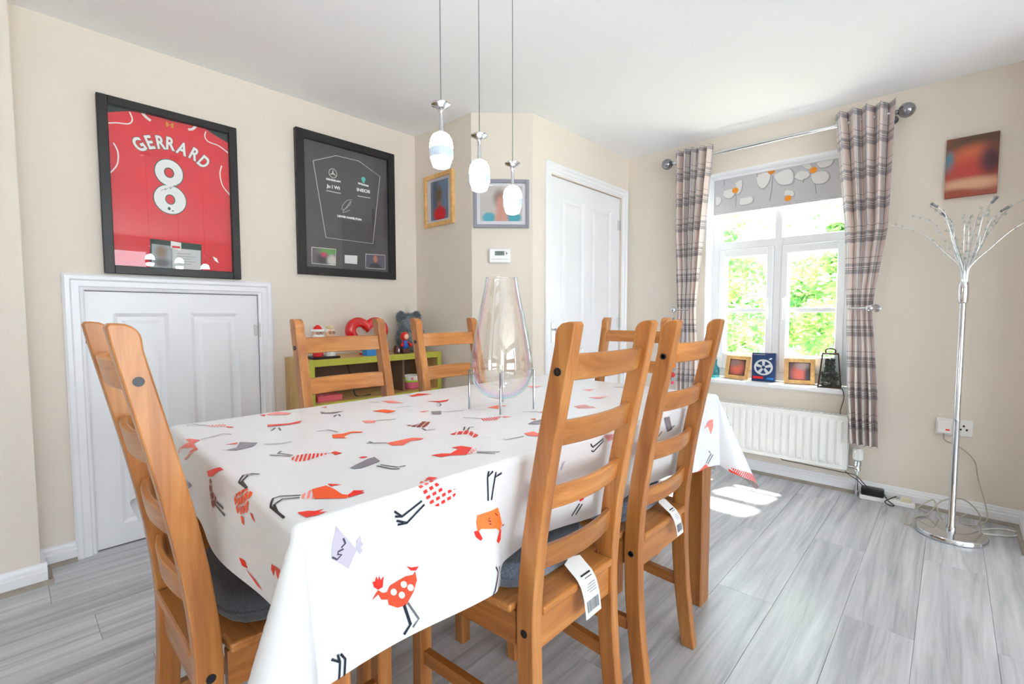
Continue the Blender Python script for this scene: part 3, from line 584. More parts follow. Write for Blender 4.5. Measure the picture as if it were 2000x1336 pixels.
('R','f',[(0.5409,-0.6314),(0.5322,-0.6332),(0.5329,-0.6288),(0.5259,-0.6262),(0.5337,-0.6239),(0.5267,-0.6213),(0.5355,-0.6195),(0.5309,-0.6139),(0.5473,-0.6163),(0.5481,-0.6242)]),
('R','f',[(0.5304,-0.5735),(0.5365,-0.5641),(0.5395,-0.5501),(0.5446,-0.5559),(0.5408,-0.5655)]),
('B','l0.0050',[(0.5915,-0.58),(0.6279,-0.5697),(0.6389,-0.5821)]),
('g','l0.0035',[(0.5909,-0.5732),(0.6253,-0.5543),(0.6347,-0.5656)]),
('S','f',[(0.6746,-0.4611),(0.6522,-0.4266),(0.6738,-0.4033),(0.6805,-0.4545)]),
('Q','f',[(0.6516,-0.4248),(0.6513,-0.4032),(0.6714,-0.3866),(0.6738,-0.4033)]),
('B','l0.0035',[(0.6507,-0.4014),(0.616,-0.3787),(0.6017,-0.3862)]),
('B','l0.0035',[(0.6567,-0.394),(0.6243,-0.3653),(0.609,-0.371)]),
('R','f',[(0.6652,-0.4726),(0.6727,-0.4594),(0.6782,-0.4678)]),
('B','l0.0035',[(0.6625,-0.6948),(0.6242,-0.6906),(0.6131,-0.7032)]),
('B','l0.0035',[(0.6242,-0.6906),(0.6117,-0.6936)]),
('B','l0.0035',[(0.6669,-0.6872),(0.6243,-0.6823),(0.6129,-0.6892)]),
('R','f',[(0.3362,-0.8244),(0.3564,-0.8217),(0.3749,-0.8317),(0.3961,-0.8363),(0.3888,-0.8527),(0.367,-0.8523),(0.3419,-0.8375)]),
('R','f',[(0.3222,-0.8259),(0.3361,-0.8257),(0.3278,-0.8431),(0.3178,-0.8366)]),
('R','f',[(0.1831,-0.8651),(0.2056,-0.8627),(0.2175,-0.8725),(0.1955,-0.8752)]),
('R','f',[(0.2085,-0.876),(0.2496,-0.8824),(0.2725,-0.8895),(0.2529,-0.8894)]),
('K','l0.0060',[(0.403,-0.8032),(0.3814,-0.8291)]),
('K','l0.0060',[(0.403,-0.8239),(0.3859,-0.8345)]),
('R','f',[(-0.6415,-0.8013),(-0.6479,-0.7948),(-0.6723,-0.7929),(-0.6594,-0.7992)]),
('P','s',[(-0.6585,-0.8086),(-0.672,-0.794),(-0.6827,-0.7943),(-0.6761,-0.8075)]),
('K','l0.0050',[(-0.6611,-0.8202),(-0.6619,-0.8113)]),
('K','l0.0050',[(-0.6716,-0.8206),(-0.6707,-0.8107)]),
('G','f',[(-0.297,-0.866),(-0.2302,-0.833),(-0.1823,-0.8365),(-0.2637,-0.8776)]),
('P','s',[(0.425,-0.0009),(0.4295,0.0623),(0.4451,0.0593),(0.4437,0.0241)]),
('K','l0.0035',[(0.4319,-0.0008),(0.446,-0.042),(0.4353,-0.0536)]),
('K','l0.0035',[(0.4377,0.0024),(0.4591,-0.036),(0.4539,-0.0448)]),
('G','f',[(0.4305,0.3186),(0.4318,0.354),(0.4807,0.3926),(0.4835,0.3605)]),
('K','l0.0035',[(0.4822,0.365),(0.4693,0.4015)]),
('K','l0.0035',[(0.4883,0.3078),(0.4749,0.3246)]),
('P','f',[(0.4916,0.6455),(0.4925,0.6815),(0.5177,0.6854),(0.5437,0.6663),(0.5101,0.6406),(0.5147,0.6118)]),
('K','l0.0035',[(0.4738,0.7888),(0.484,0.8233),(0.4746,0.886)]),
('K','l0.0035',[(0.4966,0.8037),(0.4982,0.8312),(0.4859,0.8912)]),
('R','s',[(0.6557,0.8209),(0.6508,0.9505),(0.6879,1.0478),(0.7255,1.0623),(0.7048,0.9697),(0.6695,0.8356)]),
('R','f',[(0.6633,0.8078),(0.6731,0.8639),(0.6905,0.858),(0.6824,0.8227)]),
('K','l0.0035',[(0.656,0.9894),(0.621,1.0264),(0.6079,1.0014)]),
('K','l0.0035',[(0.6625,1.0215),(0.6288,1.053)]),
('S','f',[(0.6483,0.5407),(0.6409,0.6302),(0.6587,0.6548),(0.6639,0.5856)]),
('K','l0.0035',[(0.6384,0.63),(0.6131,0.6702),(0.5994,0.6515)]),
('K','l0.0035',[(0.6441,0.6444),(0.6188,0.6852)]),
('P','s',[(0.1753,0.1953),(0.1799,0.2473),(0.2436,0.2308),(0.2073,0.1808)]),
('P','f',[(0.0036,0.4832),(0.028,0.53),(0.0415,0.4745)]),
('P','f',[(0.1156,0.3609),(0.1564,0.4272),(0.155,0.3615)]),
('P','f',[(-0.2108,0.3975),(-0.1752,0.4574),(-0.1554,0.377)]),
('K','l0.0060',[(0.0492,0.6328),(0.0924,0.6644)]),
('R','h',[(0.5632,-0.0805),(0.5623,-0.0251),(0.5765,-0.0191),(0.5906,-0.0563)]),
('K','l0.0035',[(0.5937,-0.0528),(0.6224,-0.073)]),
('K','l0.0035',[(0.5969,-0.0423),(0.6226,-0.0593)]),
('L','f',[(0.4585,-0.1517),(0.4582,-0.1444),(0.4822,-0.1485),(0.4769,-0.1546)]),
]
F1={'shirt_top': [(-0.242, 0.695), (-0.159, 0.724), (-0.109, 0.747), (-0.084, 0.748), (-0.066, 0.736), (-0.001, 0.726), (0.068, 0.73), (0.103, 0.742), (0.139, 0.735), (0.168, 0.714), (0.24, 0.687)], 'l1': [(-0.242, 0.647), (-0.203, 0.66), (-0.161, 0.668), (-0.147, 0.691), (-0.156, 0.722)], 'l2': [(-0.113, 0.735), (-0.098, 0.717), (-0.08, 0.705)], 'l3': [(0.065, 0.706), (0.085, 0.715), (0.103, 0.741)], 'l4': [(0.139, 0.718), (0.134, 0.692), (0.148, 0.671), (0.193, 0.662), (0.238, 0.635)], 'l5': [(-0.217, 0.571), (-0.203, 0.534), (-0.207, 0.482), (-0.229, 0.443), (-0.245, 0.427)], 'l6': [(0.203, 0.567), (0.194, 0.523), (0.205, 0.466), (0.239, 0.425)], 'letters': [(-0.125, 0.584), (-0.088, 0.603), (-0.048, 0.613), (-0.011, 0.617), (0.037, 0.606), (0.084, 0.593), (0.123, 0.565)], 'eight': [(-0.014, 0.55), (-0.023, 0.294), (-0.081, 0.41), (0.047, 0.427)], 'emblem': [(-0.022, 0.716), (0.006, 0.697)], 'cards': [(-0.102, 0.169), (0.102, 0.163), (0.098, 0.029), (-0.107, 0.031), (-0.097, 0.146), (-0.021, 0.142), (-0.025, 0.035), (-0.101, 0.035), (-0.02, 0.134), (0.097, 0.133), (0.094, 0.033), (-0.023, 0.037), (-0.024, 0.166), (0.017, 0.162), (0.016, 0.125), (-0.025, 0.133)], 'white': [(0.148, 0.109), (0.185, 0.073)], 'inner': [(-0.24, 0.743), (0.241, 0.738), (0.242, 0.021), (-0.25, 0.028)]}
F2={'outline': [(-0.212, 0.654), (-0.072, 0.716), (0.076, 0.719), (0.222, 0.655), (0.163, 0.222), (-0.146, 0.225)], 'inner': [(-0.275, 0.77), (0.276, 0.771), (0.274, 0.042), (-0.277, 0.041)], 'star': [(-0.094, 0.608), (-0.12, 0.607), (-0.066, 0.61)], 'bars': [(-0.137, 0.567), (-0.046, 0.567), (-0.134, 0.527), (-0.051, 0.527), (-0.137, 0.499), (-0.047, 0.499), (0.068, 0.582), (0.139, 0.578), (0.058, 0.542), (0.148, 0.544), (0.062, 0.504), (0.15, 0.506), (-0.072, 0.362), (0.086, 0.361)], 'teal': [(0.105, 0.61)], 'sig': [(0.026, 0.473), (-0.01, 0.463), (-0.041, 0.422), (-0.033, 0.404), (0.007, 0.438), (0.017, 0.464), (-0.01, 0.427), (-0.037, 0.387), (0.011, 0.41)], 'cards': [(-0.233, 0.159), (-0.087, 0.162), (-0.091, 0.066), (-0.235, 0.067), (-0.03, 0.131), (0.052, 0.135), (0.049, 0.085), (-0.031, 0.085), (0.11, 0.152), (0.249, 0.157), (0.248, 0.066), (0.108, 0.065)]}
BLIND={'dots': [(-1.13, 1.909), (-0.905, 1.993), (-0.803, 1.801), (-0.667, 1.952)], 'petals': [[(-1.206, 1.917), (-1.151, 1.922), (-1.134, 1.89), (-1.163, 1.862), (-1.205, 1.879)], [(-1.129, 1.96), (-1.089, 1.971), (-1.092, 1.906), (-1.114, 1.882), (-1.124, 1.931)], [(-0.997, 1.981), (-0.943, 1.993), (-0.913, 1.974), (-0.924, 1.922), (-0.957, 1.892), (-0.987, 1.924)], [(-0.884, 1.968), (-0.812, 1.989), (-0.78, 1.956), (-0.786, 1.896), (-0.85, 1.899), (-0.883, 1.941)], [(-0.771, 1.928), (-0.741, 1.961), (-0.696, 1.947), (-0.691, 1.921), (-0.732, 1.903)], [(-0.68, 1.927), (-0.643, 1.937), (-0.599, 1.928), (-0.584, 1.892), (-0.612, 1.863), (-0.663, 1.873)], [(-0.652, 1.989), (-0.617, 2.015), (-0.566, 2.004), (-0.579, 1.965), (-0.629, 1.959)], [(-0.727, 1.997), (-0.697, 2.003), (-0.674, 1.969), (-0.704, 1.966)], [(-0.828, 1.824), (-0.816, 1.853), (-0.777, 1.842), (-0.776, 1.811)], [(-1.095, 1.846), (-1.024, 1.848), (-1.023, 1.811), (-1.094, 1.804)], [(-1.263, 1.888), (-1.224, 1.872), (-1.233, 1.835), (-1.256, 1.829)]], 'stems': [[(-1.123, 1.884), (-1.125, 1.795)], [(-0.896, 1.966), (-0.9, 1.881), (-0.911, 1.798)], [(-0.656, 1.867), (-0.647, 1.802)], [(-1.208, 1.994), (-1.204, 1.955)], [(-0.717, 1.909), (-0.72, 1.884)], [(-0.994, 1.999), (-0.991, 1.971)]]}
tree('garden_shrub', 'dense pale green leafy shrub outside the left casement', (-2.35, 6.0, .95), .62, .45, 1.25, 8000, .05, .05, 3)
tree('garden_shrub', 'broad pale green leafy shrub outside the right casement', (-.9, 6.3, .95), .62, .5, 1.2, 8000, .05, .05, 5)
tree('garden_tree', 'tall light green tree behind the garden shrubs', (-2.0, 8.2, 1.9), 1.3, .7, 1.7, 8000, .06, .06, 8)

# ============================================================ TABLE
TC = (-1.037, 1.01, 0); TA = radians(-1.5); HX, HY, ZT = .413, .74, .764
tb = thing('dining_table', 'pine dining table with square legs under a hen print cloth', 'table', TC, TA)
MB().box(-HX+.008, HX-.008, -HY+.008, HY-.008, .735, .759, .004).build('tabletop', 'pine_y', tb)
for sx in (-1, 1):
    for sy in (-1, 1): MB().box(sx*(HX-.012), sx*(HX-.082), sy*(HY-.012), sy*(HY-.082), 0, .735, .004).build('leg', 'pine_z', tb)
    MB().box(sx*(HX-.035), sx*(HX-.057), -HY+.08, HY-.08, .645, .735, .002).build('apron', 'pine_y', tb); MB().box(-HX+.08, HX-.08, sx*(HY-.035), sx*(HY-.057), .645, .735, .002).build('apron', 'pine_x', tb)

# ---- wipe-clean cloth folded over the table, with its printed hens
CX, CY, RR = HX-.008, HY-.008, .013
DR, DN, DL, DF = .242, .17, .43, .29
def sstep(t): t = max(0., min(1., t)); return t*t*(3-2*t)
def phi(side, p):
    # outward lean of each hanging side (radians) along its length
    if side == 'R': return radians(3.5+2.5*sin(p*15+1)-15*(sstep((p+.40)/.10)-sstep((p-.42)/.16)) + 1.5*sin(p*9))
    if side == 'L': return radians(4-15*(sstep((p+.55)/.16)-sstep((p-.44)/.16)) + 1.5*sin(p*8+1))
    if side == 'N': return radians(1+3.5*sin(p*13+.6))
    return radians(6+4*sin(p*11))
def hang(r, ph):
    al = pi/2-ph
    if r < RR*al: t = r/RR; return RR*sin(t), RR*(1-cos(t))
    q = r-RR*al; return RR*sin(al)+q*cos(al), RR*(1-cos(al))+q*sin(al)
def S(u, v, lift=0.):
    ax, ay = max(abs(u)-CX, 0), max(abs(v)-CY, 0); sx = 1 if u > 0 else -1; sy = 1 if v > 0 else -1
    cu, cv = max(-CX, min(CX, u)), max(-CY, min(CY, v))
    wr = .0009*sin(u*23+3*sin(v*5))*sin(v*17+u*6)
    if ax == 0 and ay == 0: return Vector((u, v, ZT+wr))
    sX = 'R' if sx > 0 else 'L'; sY = 'F' if sy > 0 else 'N'
    if ay == 0: h, d = hang(ax, phi(sX, cv)); return Vector((cu+sx*h, cv, ZT-d+wr*max(0, 1-ax/.02)))
    if ax == 0: h, d = hang(ay, phi(sY, cu)); return Vector((cu, cv+sy*h, ZT-d+wr*max(0, 1-ay/.02)))
    r = hypot(ax, ay); th = atan2(ay, ax)/(pi/2)
    fx = {('R', 'N'): 27, ('R', 'F'): 22, ('L', 'N'): 24, ('L', 'F'): 28}[(sX, sY)]
    ph = phi(sX, cv)*(1-th)+phi(sY, cu)*th + radians(fx)*sin(pi*th)**2*sstep(r/.05)
    az = (pi/2)*(sstep(th) if sX+sY == 'LN' else sstep(sstep(th))); h, d = hang(r, ph)
    return Vector((cu+sx*h*cos(az), cv+sy*h*sin(az), ZT-d))
def SN(u, v):
    e = .0015; n = (S(u+e, v)-S(u-e, v)).cross(S(u, v+e)-S(u, v-e)); return n.normalized()
U0, U1, V0, V1 = -CX-DL, CX+DR, -CY-DN, CY+DF
def spaced(a, b, edges, coarse, fine):
    out = []; x = a
    while x < b:
        out.append(x); x += fine if any(-.012 < x-e*s < .045 if s > 0 else -.045 < x-e*s < .012 for e, s in edges) else coarse
    return out+[b]
us = spaced(U0, U1, [(CX, 1), (CX, -1)], .0085, .0028); vs_ = spaced(V0, V1, [(CY, 1), (CY, -1)], .0085, .0028)
def ext(u, v):
    # the cloth lies a little askew: its hem hangs lower towards the far corner
    return u if u <= CX else CX+(u-CX)*(1+.12*sstep((v-.5)/.4))
mb = MB(); mb.add([S(ext(u, v), v) for u in us for v in vs_], [(i*len(vs_)+j, (i+1)*len(vs_)+j, (i+1)*len(vs_)+j+1, i*len(vs_)+j+1) for i in range(len(us)-1) for j in range(len(vs_)-1)])
cl = mb.build('tablecloth', 'oilcloth', None, 60, recalc=False); cl.location = TC; cl.rotation_euler = (0, 0, TA)
tag(cl, 'white wipe-clean tablecloth printed with red, orange and grey hens', 'tablecloth')
def clip_half(poly, n, c):
    out = []
    for i in range(len(poly)):
        p, q = poly[i], poly[(i+1) % len(poly)]; dp = p[0]*n[0]+p[1]*n[1]-c; dq = q[0]*n[0]+q[1]*n[1]-c
        if dp <= 0: out.append(p)
        if dp*dq < 0: t = dp/(dp-dq); out.append((p[0]+t*(q[0]-p[0]), p[1]+t*(q[1]-p[1])))
    return out
def strips(poly, ang, pitch, duty):
    n = (cos(ang), sin(ang)); ds = [p[0]*n[0]+p[1]*n[1] for p in poly]; d = min(ds)+pitch*.3; out = []
    while d < max(ds):
        q = clip_half(clip_half(poly, n, d+pitch*duty), (-n[0], -n[1]), -d)
        if len(q) > 2: out.append(q)
        d += pitch
    return out
def tris(poly):
    t = geometry.tessellate_polygon([[Vector((p[0], p[1], 0)) for p in poly]]); return [tuple(poly[i] for i in x) for x in t]
def refine(ts, lim=.011):
    out = []; st = list(ts)
    while st:
        a, b, c = st.pop(); L_ = [hypot(a[0]-b[0], a[1]-b[1]), hypot(b[0]-c[0], b[1]-c[1]), hypot(c[0]-a[0], c[1]-a[1])]; k = L_.index(max(L_))
        if L_[k] < lim: out.append((a, b, c)); continue
        if k == 1: a, b, c = b, c, a
        elif k == 2: a, b, c = c, a, b
        m_ = ((a[0]+b[0])/2, (a[1]+b[1])/2); st += [(a, m_, c), (m_, b, c)]
    return out
def hen_polys(style, pts):
    if style[0] == 'l':
        w = float(style[1:]); P = [Vector(p) for p in pts]; L_ = []; R_ = []
        for i in range(len(P)):
            t = (P[min(i+1, len(P)-1)]-P[max(i-1, 0)])
            t = t.normalized() if t.length > 1e-6 else Vector((1, 0)); n = Vector((-t.y, t.x))*w/2; L_.append(tuple(P[i]+n)); R_.append(tuple(P[i]-n))
        return [[L_[i], L_[i+1], R_[i+1], R_[i]] for i in range(len(P)-1)]
    if style == 's': return strips(pts, 1.1, .0075, .55)
    if style == 'h': return [q for s_ in strips(pts, .7, .014, .78) for q in strips(s_, 2.3, .016, .8)]
    if style == 'd': return [q for s_ in strips(pts, .2, .011, .5) for q in strips(s_, 1.8, .013, .6)]
    return [pts]
grp = list(range(len(HENS)))
def find(i):
    while grp[i] != i: i = grp[i]
    return i
for i in range(len(HENS)):
    for j in range(i):
        if i-j < 8 and min(hypot(a[0]-b[0], a[1]-b[1]) for a in HENS[i][2] for b in HENS[j][2]) < .022: grp[find(i)] = find(j)
clusters = {}
for i in range(len(HENS)): clusters.setdefault(find(i), []).append(HENS[i])
for hen in clusters.values():
    keys = sorted({h[0] for h in hen}); mb = MB()
    for col, st, pts in hen:
        lift = .0016 if col == 'W' else (.0014 if st[0] == 'l' else .001)
        for poly in hen_polys(st, pts):
            for t in refine(tris(poly)):
                vs3 = []
                for u, v in t:
                    v = max(V0, min(V1, v)); u = max(U0, min(ext(U1, v), u)); vs3.append(S(u, v)+SN(u, v)*lift)
                if (vs3[1]-vs3[0]).cross(vs3[2]-vs3[0]).length < 1e-9: continue
                mb.add(vs3, [(0, 1, 2)], keys.index(col))
    if mb.f: mb.build('printed_hen', ['hen_'+k for k in keys], cl, recalc=False)

# ============================================================ CHAIRS
CW, CF = .33, .38
YRT = [(0, .036), (.1, .022), (.2, .010), (.3, .003), (.42, 0), (.5, .004), (.6, .015), (.7, .031), (.8, .050), (.9, .071), (1.0, .092), (1.038, .099)]
YDT = [(0, .040), (.2, .042), (.42, .044), (.7, .042), (.9, .040), (1.04, .038)]
def yr(z): return pl(YRT, z)
def make_chair(label):
    t = thing('dining_chair', label, 'chair', (0, 0, 0), 0, 'pine ladder-back dining chairs')
    zs = [i*.0432 for i in range(25)]; zs[-1] = 1.038
    rear = [(yr(z), z) for z in zs]; rear[-1] = (yr(1.035)-.004, 1.038); rear.insert(-1, (yr(1.032), 1.032))
    front = []
    for z in reversed(zs):
        f_ = yr(z)-pl(YDT, z)
        if z > 1.0: continue
        front.append((f_, z))
    arc = []
    fy = yr(1.0)-pl(YDT, 1.0)
    for k in range(1, 6): a = pi/2*k/5; arc.append((fy+.026-.026*sin(a)+.003*(1-k/5), 1.012+.026*cos(a)))
    outline = rear+[(fy+.03, 1.038)]+arc+front
    for s in (-1, 1):
        mb = MB(); x0, x1 = s*(CW/2-.031), s*CW/2; mb.prism(outline, min(x0, x1), max(x0, x1), 'yz'); o = mb.build('back_post', 'pine_z', t)
        md = o.modifiers.new('round', 'BEVEL'); md.width = .003; md.segments = 2; md.limit_method = 'ANGLE'; md.angle_limit = radians(50)
        for z in (.945, .405):
            mb = MB(); mb.lathe([(.0, 0), (.008, 0), (.008, .003), (.0045, .003), (.0045, .001), (0, .001)], 12, (s*(CW/2-.001) if s > 0 else s*(CW/2-.001)-.003, yr(z)-pl(YDT, z)/2, z), 'x'); mb.build('bolt', 'bolt_black', t, 40)
        mb = MB(); mb.box(s*(CF/2-.036), s*CF/2, -.375, -.339, 0, .437, .003); mb.build('front_leg', 'pine_z', t)
        xa, xb = s*(CW/2-.014), s*(CF/2-.018)
        mb = MB(); mb.prism([(xa-.009, -.05), (xa+.009, -.05), (xb+.009, -.342), (xb-.009, -.342)], .365, .437, 'xy'); mb.build('apron', 'pine_y', t)
        mb = MB(); mb.prism([(xa-.009, -.035), (xa+.009, -.035), (xb+.009, -.342), (xb-.009, -.342)], .185, .218, 'xy'); mb.build('stretcher', 'pine_y', t)
    MB().box(-CW/2+.026, CW/2-.026, -.026, -.008, .36, .437, .002).build('apron', 'pine_x', t); MB().box(-CF/2+.034, CF/2-.034, -.368, -.350, .365, .437, .002).build('apron', 'pine_x', t)
    seat = [(-CF/2-.008, -.388), (CF/2+.008, -.388), (CW/2+.010, -.052), (CW/2-.032, -.050), (CW/2-.032, .004), (-CW/2+.032, .004), (-CW/2+.032, -.050), (-CW/2-.010, -.052)]
    mb = MB(); mb.prism(seat, .437, .456, 'xy'); o = mb.build('seat', 'pine_x', t); md = o.modifiers.new('round', 'BEVEL'); md.width = .005; md.segments = 2; md.limit_method = 'ANGLE'
    for z0, z1 in ((.925, .977), (.793, .845), (.658, .706), (.528, .578)):
        mb = MB(); n = 12; vs = []
        for i in range(n+1):
            x = -CW/2+.024+(CW-.048)*i/n; bow = .020*(1-(2*i/n-1)**2)
            for z, oy in ((z0, -.007), (z0, .007), (z1, .007), (z1, -.007)): vs.append((x, yr(z)-pl(YDT, z)*.55+oy+bow, z))
        fs = [(0, 1, 2, 3), tuple(n*4+k for k in (3, 2, 1, 0))]+[(i*4+k, (i+1)*4+k, (i+1)*4+(k+1) % 4, i*4+(k+1) % 4) for i in range(n) for k in range(4)]
        mb.add(vs, fs); o = mb.build('slat', 'pine_x', t, 40); md = o.modifiers.new('round', 'BEVEL'); md.width = .003; md.segments = 2; md.limit_method = 'ANGLE'
    return t
XRS, XLS = -.588, -1.476     # rear seat edge of the two side rows
R1 = ((XRS, .856, 0), radians(-90)); R2 = ((XRS, 1.292, 0), radians(-90)); HD = ((-1.105, .203, 0), radians(180))
c0 = make_chair('pine ladder-back chair at the table end beside the small cupboard door'); c0.location, c0.rotation_euler = HD[0], (0, 0, HD[1])
dup(c0, R1[0], R1[1], 'pine ladder-back chair with blue cushion and large white tag, at table long side'); dup(c0, R2[0], R2[1], 'pine ladder-back chair with blue cushion and small white tag, beside the table leg')
dup(c0, (XLS, .797, 0), radians(90), 'pine ladder-back chair in front of the red heart ornament'); dup(c0, (XLS, 1.262, 0), radians(90), 'pine ladder-back chair in front of the pink and green bowl'); dup(c0, (-1.067, 1.905, 0), 0, 'pine ladder-back chair at the table end towards the white panelled door')
def cushion(loc, rz, mat, label, tagsize=None):
    t = thing('seat_cushion', label, 'cushion', (loc[0], loc[1], .456), rz, 'seat cushions on the dining chairs')
    mb = MB(); n, m_ = 40, 8; hw = .166; vs = []; fs = []
    for j in range(m_+1):
        a = -pi/2+pi*j/m_; sc = 1-.10*(1-cos(a)); z = .028+.028*sin(a)
        for k in range(n):
            b_ = 2*pi*k/n; q = (abs(cos(b_))**4+abs(sin(b_))**4)**-.25; w = hw*q*sc; vs.append((w*cos(b_)*1.0, -.222+w*sin(b_), z*(1+.06*sin(3*b_)) if 0 < j < m_ else z))
    for j in range(m_):
        for k in range(n): fs.append((j*n+k, j*n+(k+1) % n, (j+1)*n+(k+1) % n, (j+1)*n+k))
    fs += [tuple(range(n))[::-1], tuple(m_*n+k for k in range(n))]; mb.add(vs, fs); mb.build('pad', mat, t, 60)
    pts = []
    for k in range(60): b_ = 2*pi*k/60; q = (abs(cos(b_))**4+abs(sin(b_))**4)**-.25; pts.append((hw*q*1.004*cos(b_), -.222+hw*q*1.004*sin(b_), .028))
    MB().tube(pts, .003, 6, True).build('piping', mat, t, 60)
    if tagsize:
        w, l, x0 = tagsize
        path = [(-.05, .040), (-.030, .032), (-.012, .020), (.004, .010), (.016, -.006), (.024, -.03), (.028, -.055), (.031, -.08), (.033, -.105)]
        def at(s, e=0.):
            d = s*l; i = 0
            while i < len(path)-2 and d > hypot(path[i+1][0]-path[i][0], path[i+1][1]-path[i][1]): d -= hypot(path[i+1][0]-path[i][0], path[i+1][1]-path[i][1]); i += 1
            a, c = Vector(path[i]), Vector(path[i+1]); dr = (c-a).normalized(); p = a+dr*d; nn = Vector((-dr.y, dr.x)); p = p+nn*e; return p
        def pt(s, x, e=0.): p = at(s, e); k = .35 if s < .12 else 1; return (x0+x*k, p.x, p.y)
        mb = MB(); mb.grid(6, 28, lambda a, b_: pt(b_, (a-.5)*w)); tg = mb.build('care_tag', 'paper_white', t, 60, recalc=False); tg['label'] = 'white paper care tag with printed barcode'
        mb = MB()
        def bar(s0, s1, xa, xb): mb.grid(2, 6, lambda a, b_: pt(s0+(s1-s0)*b_, xa+(xb-xa)*a, .0008))
        bar(.40, .425, -w*.35, w*.25); bar(.46, .47, -w*.35, w*.1); mb.build('print_text', 'ink', tg, recalc=False)
        mb = MB(); x = -w*.38
        while x < w*.36: bw = random.choice((.0012, .002, .003)); bar(.76, .92, x, x+bw); x += bw+random.choice((.0012, .002))
        for k in range(4): bar(.55+.035*k, .558+.035*k, -w*.36, w*(.1+.06*(k % 3)))
        mb.build('barcode', 'ink_grey', tg, recalc=False)
    return t
cushion(HD[0], HD[1], 'cushion_dark', 'charcoal tweed seat cushion on the chair beside the cupboard door')
cushion(R1[0], R1[1], 'cushion_blue', 'blue-grey tweed seat cushion with the large white care tag', (.060, .15, -.012)); cushion(R2[0], R2[1], 'cushion_blue', 'blue-grey tweed seat cushion with the smaller white care tag, near the table leg', (.042, .13, -.04))

# ============================================================ VASE
VX, VY = -1.0, 1.03
vz = thing('glass_vase', 'tall iridescent glass vase on thin metal legs, standing on the tablecloth', 'vase', (VX, VY, ZT+.002))
prof = [(.0, .028), (.02, .029), (.045, .036), (.068, .052), (.085, .075), (.0945, .105), (.0965, .13), (.093, .165), (.085, .21), (.075, .26), (.064, .31), (.054, .355), (.0485, .385), (.047, .395)]
mb = MB(); mb.lathe(prof, 64); mb.f.pop(); mb.mi.pop(); mb.build('glass_body', 'iridescent_glass', vz, 80); mb = MB(); mb.tube([(.047*cos(2*pi*k/56), .047*sin(2*pi*k/56), .395) for k in range(56)], .0013, 6, True); mb.build('rim', 'iridescent_glass', vz, 80)
for a in (232, 312, 32, 132):
    a = radians(a); x, y = .099*cos(a), .099*sin(a); mb = MB(); mb.tube([(x, y, 0), (x, y, .006), (x, y, .12)], [.0035, .0028, .0028], 8); mb.build('leg', 'dark_chrome', vz, 40)

# ============================================================ PENDANTS
def pendant(x, y, zc, label):
    t = thing('pendant_lamp', label, 'lamp', (x, y, zc), 0, 'wine-glass shaped pendant lamps over the table')
    mb = MB(); mb.lathe([(0, -.044), (.014, -.0435), (.021, -.040), (.0265, -.022), (.0295, -.002), (.0295, .012), (.027, .026), (.021, .037), (.012, .043), (.006, .046), (0, .046)], 28); sh = mb.build('glass_shade', 'lamp_glass', t, 60)
    mb = MB(); mb.lathe([(.0288, -.020), (.0300, -.018), (.0304, -.004), (.0300, .003), (.0288, .003)], 28); mb.build('etched_band', 'lamp_band', sh, 60)
    mb = MB(); mb.lathe([(.006, .044), (.0055, .06), (.0045, .08), (.005, .095), (.008, .103), (.016, .108), (.024, .111), (.0247, .114), (.022, .1165), (.008, .118), (0, .118)], 24); mb.build('chrome_stem', 'chrome', t, 50)
    top = HC-zc; mb = MB(); mb.tube([(0, 0, .117), (0, 0, top-.02)], .0013, 6); mb.build('cable', 'dark_chrome', t, 40)
    mb = MB(); mb.lathe([(0, top-.025), (.03, top-.025), (.034, top-.02), (.034, top), (0, top)], 24); mb.build('ceiling_cap', 'chrome', t, 40)
pendant(-.965, .776, 1.467, 'lit wine-glass pendant on the shortest cable, above the tablecloth'); pendant(-1.011, .952, 1.450, 'lit wine-glass pendant hanging between the other two pendants'); pendant(-1.035, 1.118, 1.414, 'lit wine-glass pendant on the longest cable, before the grey picture frame')

# ============================================================ PICTURES ON THE WALLS (local: front = -y, wall at y=0)
def picture_frame(root, w, h, b, d, mat, z0=0.):
    for x0, x1, a, c in ((-w/2, -w/2+b, z0, z0+h), (w/2-b, w/2, z0, z0+h)): MB().box(x0, x1, -d, 0, a, c, .002).build('frame_side', mat, root)
    for a in (z0, z0+h-b): MB().box(-w/2+b, w/2-b, -d, 0, a, a+b, .002).build('frame_side', mat, root)
f1 = thing('framed_shirt', 'black framed red football shirt with name and number 8, above the cupboard door', 'picture', (XA, .58, 1.235), radians(90))
picture_frame(f1, .54, .765, .036, .03, 'black_frame')
MB().box(-.236, .236, -.006, -.001, .034, .731).build('backing', 'frame_backing', f1)
top = [(min(.235, max(-.235, x)), min(.731, z)) for x, z in F1['shirt_top']]
mb = MB(); mb.prism([(-.235, .035)]+[(.235, .035)]+[(.235, top[-1][1])]+top[::-1]+[(-.235, top[0][1])], -.0085, -.006); sh = mb.build('shirt', 'shirt_red', f1)
for k, w in (('l1', .005), ('l2', .011), ('l3', .011), ('l4', .005), ('l5', .005), ('l6', .005)):
    ribbon([(max(-.234, min(.234, x)), z) for x, z in sm2(F1[k])], w, -.0086).build('shirt_piping', 'print_white', sh)
for ch, (x, z), rot in zip('GERRARD', F1['letters'], (34, 20, 8, -3, -15, -24, -36)):
    g = text_mb(ch, .07, .0022); text_on(g, x, z, -.0092, radians(rot), .8, 1.15).build('letter', 'print_white', sh)
    g = text_mb(ch, .07, .0042); text_on(g, x, z, -.0088, radians(rot), .8, 1.15).build('letter_outline', 'print_outline', sh)
e8 = F1['eight']; ex, ez = (e8[0][0]+e8[1][0])/2, (e8[0][1]+e8[1][1])/2
